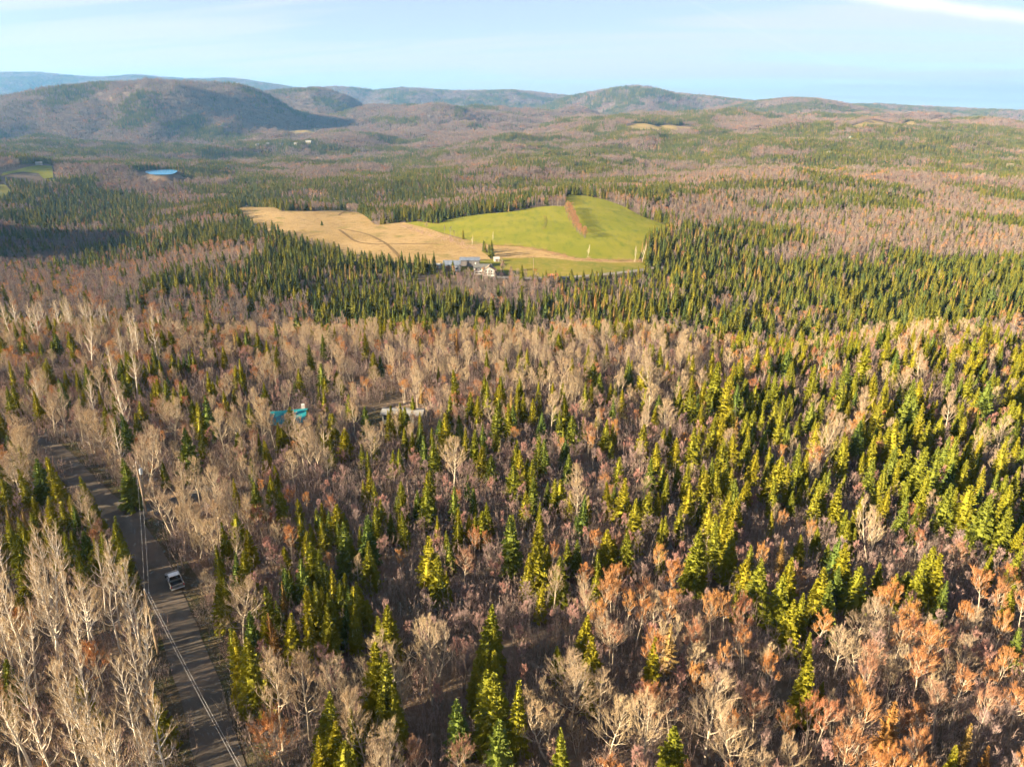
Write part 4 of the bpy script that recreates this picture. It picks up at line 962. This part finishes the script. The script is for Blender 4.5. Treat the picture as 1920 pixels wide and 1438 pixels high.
def wood(kind, midkind, name, label):
    src, pts, idx, scl = [], [], [], []
    def add(kd, lst):
        if kd is None or not lst: return
        shapes, tm, cm = SPEC[kd]; b0 = len(src)
        for T, C, H0 in shapes: src.append(joined('tree_shape', T, C, M[tm] if tm else None, M[cm]))
        P_ = np.array([(q[0], q[1]) for q in lst]); zz_ = grid_z(P_[:, 0], P_[:, 1])
        for q, z in zip(lst, zz_):
            v = rr.randrange(len(shapes)); pts.append((q[0], q[1], z - 0.1)); idx.append(b0 + v)
            scl.append((q[3] if len(q) > 3 else q[2]) / shapes[v][2])
    add(kind, rest.get(kind, []) if kind != 'brush' else brush_pts); add(midkind, mass.get(midkind, []))
    if pts: scatter(name, pts, idx, scl, src, label, 'woodland')
wood('fir', 'mid_fir', 'fir_wood', 'dense green firs of the middle distance and valley belt')
wood('larch', 'mid_larch', 'larch_wood', 'golden larches scattered through the middle distance')
wood('hardwood', 'mid_hardwood', 'hardwood_wood', 'tan leafless hardwoods of the middle distance')
wood('russet', 'mid_russet', 'russet_wood', 'russet leafless trees of the middle distance')
wood('birch', None, 'birch_wood', 'white birches standing beyond the frame of the road')
wood('maple', 'mid_maple', 'maple_wood', 'pinkish grey leafless saplings filling the wood')
wood('brush', None, 'undergrowth', 'grey brown thicket of thin stems under the trees')
print('TREES placed', len(placed), {k: len(v) for k, v in rest.items()}, {k: len(v) for k, v in mass.items()}, 'tufts', len(tp), 'brush', len(brush_pts))

# ---------------------------------------------------------------- things made by hand
M['wood_pole'] = mat('weathered_pole', (0.34, 0.25, 0.16), 0.9, 0.1, noise=[((0.22, 0.16, 0.11), 3.0, .4, .65, (1, 1, .2))])
M['grey_metal'] = mat('grey_metal', (0.42, 0.44, 0.45), 0.5, 0.4)
M['wire'] = mat('bare_wire', (0.34, 0.34, 0.34), 0.5, 0.4, metallic=0.2)
M['white_paint'] = mat('white_paint', (0.46, 0.45, 0.43), 0.55, 0.3, noise=[((0.36, 0.35, 0.33), 1.5, .5, .7)])
M['truck_grey'] = mat('silver_grey_paint', (0.15, 0.15, 0.15), 0.3, 0.5)
M['truck_sunlit'] = mat('sunlit_roof_white', (0.80, 0.80, 0.79), 0.35, 0.5)  # silver cab roof and pillars, with low sunlight put into the colour
M['dark'] = mat('black_plastic', (0.015, 0.015, 0.016), 0.6, 0.3)
M['glass'] = mat('dark_glass', (0.012, 0.014, 0.018), 0.08, 0.5)
M['tyre'] = mat('rubber', (0.02, 0.02, 0.02), 0.9, 0.1)
M['red_lens'] = mat('red_lens', (0.35, 0.02, 0.02), 0.3, 0.5)
M['teal_roof'] = mat('teal_metal_roof', (0.014, 0.20, 0.24), 0.5, 0.35, noise=[((0.012, 0.15, 0.185), .8, .45, .65)])
M['log_wall'] = mat('brown_boards', (0.22, 0.14, 0.08), 0.85, 0.1, noise=[((0.15, 0.09, 0.05), 3.0, .45, .65, (.2, .2, 3))])
M['pale_roof'] = mat('pale_metal_roof', (0.24, 0.24, 0.235), 0.55, 0.3, noise=[((0.15, 0.15, 0.145), 1.0, .45, .65)])
M['siding'] = mat('cream_siding', (0.24, 0.235, 0.21), 0.7, 0.2)
M['barn_blue'] = mat('galvanised_sheet', (0.16, 0.19, 0.24), 0.5, 0.35, noise=[((0.11, 0.135, 0.18), .7, .4, .65)])
M['barn_dark'] = mat('weathered_boards', (0.16, 0.15, 0.15), 0.9, 0.1, noise=[((0.10, 0.09, 0.09), 2.0, .4, .65)])
M['house_roof'] = mat('grey_shingles', (0.10, 0.105, 0.105), 0.85, 0.15, noise=[((0.14, 0.14, 0.13), 1.2, .45, .65)])
M['tan_roof'] = mat('tan_shingles', (0.20, 0.165, 0.12), 0.85, 0.15)
M['red_barn'] = mat('orange_red_boards', (0.38, 0.15, 0.08), 0.85, 0.1)
M['bale'] = mat('white_bale_wrap', (0.80, 0.80, 0.78), 0.4, 0.4)
M['brick_chimney'] = mat('pale_chimney', (0.55, 0.53, 0.5), 0.9, 0.1)

def gable(name, loc, rz, L, W, hw, hr, wall, roof, label, cat='house', eave=0.35, windows=(), door=None, chimney=None, group=None):
    """L along local x (the ridge), W along local y; windows: (side, along, z0, w, h), side in f b l r"""
    o = empty(name, loc, rz); b = MB(); l, w = L / 2, W / 2
    b.poly([(-l, -w, -1.5), (l, -w, -1.5), (l, -w, hw), (-l, -w, hw)]); b.poly([(l, w, -1.5), (-l, w, -1.5), (-l, w, hw), (l, w, hw)])
    b.poly([(l, -w, -1.5), (l, w, -1.5), (l, w, hw), (l, 0, hw + hr), (l, -w, hw)]); b.poly([(-l, w, -1.5), (-l, -w, -1.5), (-l, -w, hw), (-l, 0, hw + hr), (-l, w, hw)])
    build(b, 'wall', wall, o)
    r = MB(); e = eave; sl = hr / w; t = 0.14
    for sg in (-1, 1):
        y0, z0 = sg * (w + e), hw - e * sl
        a_ = [(-l - e, y0, z0 + .03), (l + e, y0, z0 + .03), (l + e, 0, hw + hr + .03), (-l - e, 0, hw + hr + .03)]
        c_ = [(p[0], p[1], p[2] + t) for p in a_]
        r.poly(c_ if sg < 0 else c_[::-1]); r.poly(a_[::-1] if sg < 0 else a_)
        r.quad(a_[0], a_[1], c_[1], c_[0]); r.quad(a_[1], a_[2], c_[2], c_[1]); r.quad(a_[3], a_[0], c_[0], c_[3])
    ro = build(r, 'roof', roof, o)
    if chimney:
        c = MB(); x, y = chimney; c.box((x - .35, y - .35, hw + .4), (x + .35, y + .35, hw + hr + 1.0)); build(c, 'chimney', M['brick_chimney'], ro)
    def panel(side, s, z0, ww, hh, m, nm, proud):
        q = MB(); h_ = ww / 2
        if side == 'f': q.box((s - h_, -w - proud, z0), (s + h_, -w + .02, z0 + hh))
        elif side == 'b': q.box((s - h_, w - .02, z0), (s + h_, w + proud, z0 + hh))
        elif side == 'l': q.box((-l - proud, s - h_, z0), (-l + .02, s + h_, z0 + hh))
        else: q.box((l - .02, s - h_, z0), (l + proud, s + h_, z0 + hh))
        return build(q, nm, m, o)
    for side, s, z0, ww, hh in windows: panel(side, s, z0, ww, hh, M['glass'], 'window', .04)
    if door: panel(*door, M['log_wall'], 'door', .05)
    return tag(o, label, cat, group)

def gz(x, y): return float(grid_z(x, y))
def spot(px, py):
    x, y = ground_hit(px, py); return (x, y, gz(x, y))

# cabin and trailer among the near trees
gable('cabin', (CABIN[0], CABIN[1], gz(*CABIN)), R(14), 7.2, 5.6, 2.5, 1.6, M['log_wall'], M['teal_roof'], 'cabin with a teal metal roof half hidden by bare trees',
      windows=[('f', -2.2, 1.0, 1.0, 1.0), ('f', 2.0, 1.0, 1.0, 1.0), ('l', 0, 1.0, 1.2, 1.1)], door=('f', 0, 0.1, 1.0, 2.0), chimney=(3.0, .5))
gable('trailer_home', (TRAILER[0], TRAILER[1], gz(*TRAILER)), R(-4), 8.6, 3.4, 2.3, .45, M['siding'], M['pale_roof'], 'long trailer home with a pale low roof behind small firs',
      windows=[('f', -3.4, 1.0, 1.1, 1.0), ('f', -1, 1.0, 1.1, 1.0), ('f', 3.2, 1.0, 1.1, 1.0), ('l', 0, 1.0, 1.2, 1.0)], door=('f', 1.2, .1, .95, 2.0))

# farm
def farm(px, py, dz=0.0):
    p = spot(px, py); return (p[0], p[1], p[2] + dz)
gable('metal_barn', farm(848, 506), R(0), 10.2, 8.0, 3.8, 1.9, M['barn_blue'], M['barn_blue'], 'pale blue metal barn at the edge of the dry meadow', 'barn', windows=[('f', 3.0, 1.0, 1.2, 1.0)], door=('f', -2.2, 0.05, 3.0, 3.0))
p = farm(880, 504)
gable('long_shed', (p[0], p[1] + 7, gz(p[0], p[1] + 7)), R(0), 12.0, 7.0, 4.2, 1.3, M['barn_dark'], M['barn_blue'], 'long dark shed with a pale metal roof between barn and farmhouse', 'shed')
p = farm(906, 512)
gable('farmhouse', p, R(-3), 11.5, 7.5, 4.6, 2.6, M['white_paint'], M['house_roof'], 'white farmhouse with a grey roof and a gabled front wing', 'house',
      windows=[('f', -4.2, 1.0, .9, 1.3), ('f', -1.5, 1.0, .9, 1.3), ('f', -4.2, 3.1, .9, 1.1), ('f', -1.5, 3.1, .9, 1.1), ('l', 0, 1, .9, 1.3)], chimney=(-5.0, 0))
fh = bpy.context.scene.objects['farmhouse']; fh.scale = (.92, .92, .76)
wing = MB(); lx, wy0, wy1, hw_, hr_ = 3.6, -9.0, -3.0, 4.4, 2.6; xc = 4.6
wing.poly([(xc - lx, wy0, -1.5), (xc + lx, wy0, -1.5), (xc + lx, wy0, hw_), (xc, wy0, hw_ + hr_), (xc - lx, wy0, hw_)])
wing.poly([(xc + lx, wy0, -1.5), (xc + lx, wy1, -1.5), (xc + lx, wy1, hw_), (xc + lx, wy0, hw_)]); wing.poly([(xc - lx, wy1, -1.5), (xc - lx, wy0, -1.5), (xc - lx, wy0, hw_), (xc - lx, wy1, hw_)])
wo = build(wing, 'front_wing', M['white_paint'], fh)
wr = MB()
for sg in (-1, 1):
    a_ = [(xc + sg * (lx + .35), wy0 - .35, hw_ - .2), (xc, wy0 - .35, hw_ + hr_ + .05), (xc, 0, hw_ + hr_ + .05), (xc + sg * (lx + .35), wy1 + 1, hw_ - .2)]
    wr.poly(a_); wr.poly([(q[0], q[1], q[2] + .14) for q in a_][::-1]); wr.quad(a_[0], a_[1], tuple(np.add(a_[1], (0, 0, .14))), tuple(np.add(a_[0], (0, 0, .14))))
build(wr, 'wing_roof', M['tan_roof'], fh)
for wx in (-1.8, 0, 1.8):
    for wz in (1.0, 3.0):
        q = MB(); q.box((xc + wx - .4, wy0 - .04, wz), (xc + wx + .4, wy0 + .02, wz + 1.2)); build(q, 'window', M['glass'], wo)
q = MB(); q.box((-5.5, -6.3, .2), (.9, -3.9, .45)); q.box((-5.5, -6.25, 2.3), (.9, -3.9, 2.42)); q.box((-5.4, -6.2, .4), (-5.25, -6.05, 2.3)); q.box((-2.4, -6.2, .4), (-2.25, -6.05, 2.3)); q.box((.6, -6.2, .4), (.75, -6.05, 2.3))
build(q, 'porch', M['white_paint'], fh)
gable('red_shed', farm(1036, 524), R(8), 5.5, 4.0, 2.0, 1.2, M['red_barn'], M['red_barn'], 'small orange red shed beside the pale lane', 'shed', door=('f', 0, .05, 1.6, 1.9))
gable('white_hut', farm(931, 491), R(10), 3.2, 2.8, 2.2, .9, M['white_paint'], M['white_paint'], 'small white hut behind the farmhouse', 'hut', door=('f', 0, .05, .9, 1.7))
gable('white_cubicle', farm(822, 503), R(-10), 3.0, 2.6, 2.2, .7, M['white_paint'], M['white_paint'], 'small white hut outside the blue metal barn', 'hut', door=('f', 0, .05, .9, 1.7))

# utility poles, wires
def util_pole(loc, H, rz, label, transformer=False, group='utility poles'):
    o = empty('utility_pole', loc, rz)
    b = MB(); b.tube([(0, 0, -.5), (0, 0, H * .5), (0, 0, H)], [.17, .145, .12], 10, cap=True); build(b, 'pole', M['wood_pole'], o, smooth=False)
    b = MB(); b.box((-.45, -.05, H - .75), (.45, .05, H - .62)); build(b, 'crossarm', M['wood_pole'], o)
    for xx in (-.38, 0.0, .38):
        b = MB(); zb = H - .6 if xx else H
        b.tube([(xx, 0, zb), (xx, 0, zb + .08), (xx, 0, zb + .2)], [.05, .08, .04], 8, cap=True); build(b, 'insulator', M['grey_metal'], o)
    if transformer:
        b = MB(); b.tube([(.42, 0, H - 2.1), (.42, 0, H - 2.05), (.42, 0, H - 1.15), (.42, 0, H - 1.08)], [.24, .27, .27, .2], 14, cap=True)
        b.box((.1, -.05, H - 1.7), (.3, .05, H - 1.6)); build(b, 'transformer', M['grey_metal'], o)
    return tag(o, label, 'utility pole', group)
def tip_pos(px, py, H): x, y = ground_hit(px, py, H, 25, 900); return x, y, gz(x, y)
P1 = tip_pos(255, 868, 10.0); P2 = tip_pos(271, 1106, 9.5)
dv = np.array([P2[0] - P1[0], P2[1] - P1[1]]); ang = math.atan2(dv[1], dv[0])
P3x, P3y = ground_hit(505, 1545, 9.0, 8, 400); P3 = (P3x, P3y, gz(P3x, P3y))
util_pole(P1, 10.0, ang + R(90), 'weathered utility pole with a grey transformer at the driveway', True)
util_pole(P2, 9.5, ang + R(90), 'utility pole among birches on the road edge')
util_pole(P3, 9.0, ang + R(60), 'utility pole just below the bottom edge of the view')
def wire_run(A, HA, B, HB, off, sag, label):
    n = 26; pts = []
    d = Vector((B[0] - A[0], B[1] - A[1], 0)).normalized(); sd = Vector((-d.y, d.x, 0)) * off
    for i in range(n + 1):
        t = i / n
        pts.append(Vector((A[0] + (B[0] - A[0]) * t, A[1] + (B[1] - A[1]) * t, A[2] + HA + (B[2] + HB - A[2] - HA) * t - 4 * sag * t * (1 - t))) + sd)
    mb = MB(); mb.tube(pts, [.011] * len(pts), 5)
    tag(build(mb, 'power_wire', M['wire']), label, 'wire', 'overhead wires')
wire_run(P1, 10.15, P2, 9.65, 0, 1.0, 'top wire between the transformer pole and the birch pole')
wire_run(P1, 9.5, P2, 9.0, .38, 1.1, 'side wire nearer the road between transformer pole and birch pole')
wire_run(P2, 9.65, P3, 9.15, 0, .8, 'top wire crossing low over the road from birch pole')
wire_run(P2, 9.0, P3, 8.5, .38, .9, 'second wire crossing low over the road from birch pole')
fp = spot(1000, 514)
util_pole(fp, 9.5, R(80), 'lone utility pole standing on the farm lawn')

# parked pickup truck
def truck(loc, rz):
    o = empty('pickup_truck', loc, rz)
    def ext(prof, x0, x1, inset=0):
        b = MB(); n = len(prof)
        b.poly([(x0, y, z) for y, z in prof][::-1]); b.poly([(x1, y, z) for y, z in prof])
        for i in range(n):
            y0, z0 = prof[i]; y1, z1 = prof[(i + 1) % n]; b.quad((x0, y0, z0), (x1, y0, z0), (x1, y1, z1), (x0, y1, z1))
        return b
    W = .96
    # lower body: nose, doors, bed sides (y forward)
    body = MB()
    prof = [(-2.75, .55), (-2.3, .42), (2.35, .42), (2.75, .55), (2.78, .95), (2.6, 1.08), (1.05, 1.2), (-.62, 1.2), (-.62, .75), (-2.62, .75), (-2.62, 1.16), (-2.75, 1.16)]
    core = ext([(-2.75, .5), (-2.4, .42), (2.4, .42), (2.76, .55), (2.78, .93), (2.62, 1.06), (1.05, 1.18), (-.62, 1.18), (-.62, .72), (-2.75, .72)], -W + .1, W - .1)
    body.merge(core, Matrix.Identity(4))
    for sg in (-1, 1):
        side = ext([(-2.75, .55), (-2.4, .46), (2.4, .46), (2.7, .58), (2.72, .9), (2.55, 1.04), (1.05, 1.16), (-2.75, 1.16)], sg * (W - .1) if sg > 0 else -W, W if sg > 0 else -W + .1)
        body.merge(side, Matrix.Identity(4))
    bo = build(body, 'body', M['truck_grey'], o)
    b = MB(); b.box((-W + .11, -2.61, .73), (W - .11, -.63, .77)); build(b, 'bed_liner', M['dark'], o)
    b = MB(); b.box((-W + .1, -2.78, .6), (W - .1, -2.66, 1.16)); tg = build(b, 'tailgate', M['truck_grey'], o)
    b = MB(); b.box((-.22, -2.8, .82), (.22, -2.775, .9)); build(b, 'handle', M['dark'], tg)
    # cab: windows all round under a roof whitened as if sunlit
    b = MB()
    lo = [(-W + .04, -.68), (W - .04, -.68), (W - .04, 1.35), (-W + .04, 1.35)]; hi = [(-W + .2, -.52), (W - .2, -.52), (W - .2, .62), (-W + .2, .62)]
    zl, zh = 1.16, 1.72
    for i in range(4):
        j = (i + 1) % 4; b.quad((*lo[i], zl), (*lo[j], zl), (*hi[j], zh), (*hi[i], zh))
    build(b, 'window', M['glass'], o)
    b = MB()
    for i in range(4): b.tube([(*lo[i], zl), (*hi[i], zh)], [.055, .05], 6)
    mid = ((-W + .03, .3, zl), (-W + .19, .12, zh)); b.tube(mid, [.05, .05], 6); b.tube([(-q[0], q[1], q[2]) for q in mid], [.05, .05], 6)
    build(b, 'cab_pillar', M['truck_sunlit'], o)
    b = MB(); rp = [(-W + .17, -.6), (W - .17, -.6), (W - .17, .72), (-W + .17, .72)]; rq = [(-W + .28, -.48), (W - .28, -.48), (W - .28, .55), (-W + .28, .55)]
    for i in range(4):
        j = (i + 1) % 4; b.quad((*rp[i], 1.70), (*rp[j], 1.70), (*rq[j], 1.82), (*rq[i], 1.82))
    b.poly([(*q, 1.82) for q in rq]); b.poly([(*q, 1.70) for q in rp][::-1]); build(b, 'cab_roof', M['truck_sunlit'], o)
    for sg in (-1, 1):
        b = MB(); b.box((sg * (W - .06) - .08, -2.8, .78), (sg * (W - .06) + .07, -2.72, 1.12)); build(b, 'tail_light', M['red_lens'], o)
        b = MB(); b.box((sg * .7 - .18, 2.74, .72), (sg * .7 + .18, 2.8, .9)); build(b, 'headlight', M['white_paint'], o)
        b = MB(); b.box((sg * (W + .1) - .1, .95, 1.18), (sg * (W + .1) + .1, 1.05, 1.38)); build(b, 'wing_mirror', M['dark'], o)
        for yy in (-1.75, 1.75):
            b = MB(); b.tube([(sg * (W - .24), yy, .38), (sg * (W - .22), yy, .38), (sg * (W + .0), yy, .38), (sg * (W + .03), yy, .38)], [.34, .38, .38, .33], 20, cap=True); ty = build(b, 'wheel', M['tyre'], o)
            b = MB(); b.tube([(sg * (W + .02), yy, .38), (sg * (W + .05), yy, .38)], [.22, .18], 14, cap=True); build(b, 'rim', M['grey_metal'], ty)
    b = MB(); b.box((-W + .02, -2.95, .48), (W - .02, -2.77, .62)); bm_ = build(b, 'bumper', M['grey_metal'], o)
    b = MB(); b.box((-.16, -2.97, .5), (.16, -2.955, .61)); build(b, 'licence_plate', M['white_paint'], bm_)
    o.scale = (.9, .74, .9)
    return tag(o, 'silver grey pickup truck with a cab roof coloured sunlit white parked on the verge', 'truck')
tpx = ground_hit(329, 1095)
kq = int(np.argmin([math.hypot(tpx[0] - q[0], tpx[1] - q[1]) for q in ROADC])); tv = ROADC[min(kq + 4, len(ROADC) - 1)] - ROADC[kq - 4]
truck((tpx[0], tpx[1], gz(*tpx) + .1), math.atan2(tv[1], tv[0]) - R(90))

# hedges and field trees by the farm
def hedge(name, pix, n, low, mats, hlo, hhi, wid, label):
    pts = [np.array(ground_hit(*p)) for p in pix]; mb = MB(); rnd = random.Random(len(name) + n)
    seg = [np.linalg.norm(b_ - a_) for a_, b_ in zip(pts[:-1], pts[1:])]; L = np.concatenate([[0], np.cumsum(seg)])
    for i in range(n):
        s = (i + rnd.uniform(0, .9)) / n * L[-1]; x = float(np.interp(s, L, [q[0] for q in pts])) + rnd.gauss(0, wid); y = float(np.interp(s, L, [q[1] for q in pts])) + rnd.gauss(0, wid)
        T, C = rnd.choice(low); h = rnd.uniform(hlo, hhi)
        mtx = Matrix.Translation((x, y, gz(x, y))) @ Matrix.Rotation(rnd.uniform(0, 6), 4, 'Z') @ Matrix.Diagonal((h / 9, h / 9, h / 12, 1))
        if T.v: mb.merge(T, mtx, 0)
        mb.merge(C, mtx, 1)
    return tag(build(mb, name, mats), label, 'hedge')
BUSH = [brush(1200 + i, 14, 12, 3.0, .06) for i in range(3)]
hedge('hedgerow', [(1064, 392), (1072, 405), (1080, 425), (1088, 440), (1096, 449)], 90, LOW['m'] + LOW['h'], [M['bark_dark'], M['twig_russet']], 5.5, 8.5, 1.5, 'hedgerow of bare trees dividing the green pasture')
hedge('bramble_hedge', [(905, 462), (960, 463), (1020, 472), (1080, 488), (1150, 491), (1200, 491)], 200, BUSH, [M['bark_dark'], M['twig_russet']], 1.6, 3.2, 1.5, 'low russet hedge along the foot of the green pasture')
hedge('scrub_strip', [(757, 425), (780, 436), (820, 446), (860, 458), (880, 468), (905, 472)], 110, BUSH, [M['bark_dark'], M['twig_pink']], 1.6, 4.2, 2.5, 'scrub strip between the dry meadow and the green pasture')
for px, py, kd, H, ph in ((946, 512, 'hardwood', 9, 'beside the white farmhouse'), (848, 512, 'maple', 6, 'before the blue barn'), (862, 515, 'hardwood', 6, 'before the blue barn'), (978, 545, 'fir', 15, 'by the farm lane'),
                          (1102, 484, 'birch', 9, 'in the russet hedge'), (1190, 492, 'birch', 11, 'in the russet hedge'), (1204, 492, 'birch', 13, 'at the pasture corner'), (604, 424, 'fir', 4.5, 'in the dry meadow'),
                          (800, 432, 'maple', 7, 'in the pasture scrub'), (885, 460, 'birch', 7, 'in the pasture scrub'), (924, 452, 'birch', 7, 'on the green pasture'), (940, 512, 'maple', 7, 'beside the white farmhouse')):
    x, y = ground_hit(px, py); plant(x, y, kd, H, ph, 'trees around the farm')

# far houses, each a few pixels in the view
FARH = [(580, 272, 26, 12, 8, 2, 'long white building in the far village'), (556, 275, 12, 9, 5, 3, 'white house beside the long village building'), (503, 275, 12, 9, 5, 3, 'white house in the village among dark trees'),
        (484, 277, 11, 8, 5, 3, 'small white house at the near end of the village'), (530, 276, 11, 8, 5, 3, 'white house in the middle of the village'), (583, 261, 12, 9, 5, 3, 'white farmhouse above the long village building'),
        (597, 240, 12, 9, 5, 3, 'white farmhouse at the top of the valley field'), (77, 311, 11, 7, 3, 2, 'low white hut on the small green field'), (1594, 263, 12, 9, 4, 3, 'house with a teal roof among far conifers'),
        (1552, 293, 10, 8, 5, 3, 'white house among conifers below the open hilltop'), (1890, 315, 14, 9, 4, 4, 'tan roofed house at the edge of the far conifers'), (805, 221, 12, 9, 5, 3, 'white house on the wooded knoll'),
        (210, 153, 14, 10, 6, 4, 'first white house on the crest of the big hill'), (306, 153, 14, 10, 6, 4, 'second white house on the crest of the big hill'), (360, 153, 14, 10, 6, 4, 'third white house on the crest of the big hill'),
        (1136, 192, 16, 10, 6, 4, 'white farmhouse under the round hill'), (1280, 206, 18, 12, 6, 4, 'white barn on the far slope'), (1262, 203, 14, 10, 6, 4, 'white house beside the barn on the far slope'), (1347, 219, 20, 12, 6, 4, 'white house under the far ridge'), (968, 211, 14, 10, 6, 4, 'white house on the far middle slope')]
for i, (px, py, L, W, hw, hr, lab) in enumerate(FARH):
    p = spot(px, py)
    gable('far_house', (p[0], p[1] - (4 if p[1] < 2900 else 12), p[2] + (4.5 if p[1] > 1500 else 2)), R(-20 + 17 * (i % 5)), L * .8, W * .8, hw * .8, hr * .8, M['siding'], M['teal_roof'] if 'teal' in lab else M['tan_roof'] if 'tan' in lab else M['pale_roof'], lab, 'house', group='far houses')

# ---------------------------------------------------------------- air
mh = bpy.data.materials.new('haze'); mh.use_nodes = True
nd, ln = mh.node_tree.nodes, mh.node_tree.links; nd.clear()
ho = nd.new('ShaderNodeOutputMaterial'); pv_ = nd.new('ShaderNodeVolumePrincipled')
pv_.inputs['Color'].default_value = (0.22, 0.52, 1.0, 1); pv_.inputs['Density'].default_value = 7.2e-5; pv_.inputs['Anisotropy'].default_value = 0.2
ln.new(pv_.outputs[0], ho.inputs['Volume'])
top = max(float(GZ.max()) + 60, CAMZ + 30)
hb = MB(); hb.box((-14000, -400, float(GZ.min()) - 2), (14000, 14600, top)); h_o = build(hb, 'haze', mh)
tag(h_o, 'thin blue haze over the far hills', 'haze', kind='stuff')
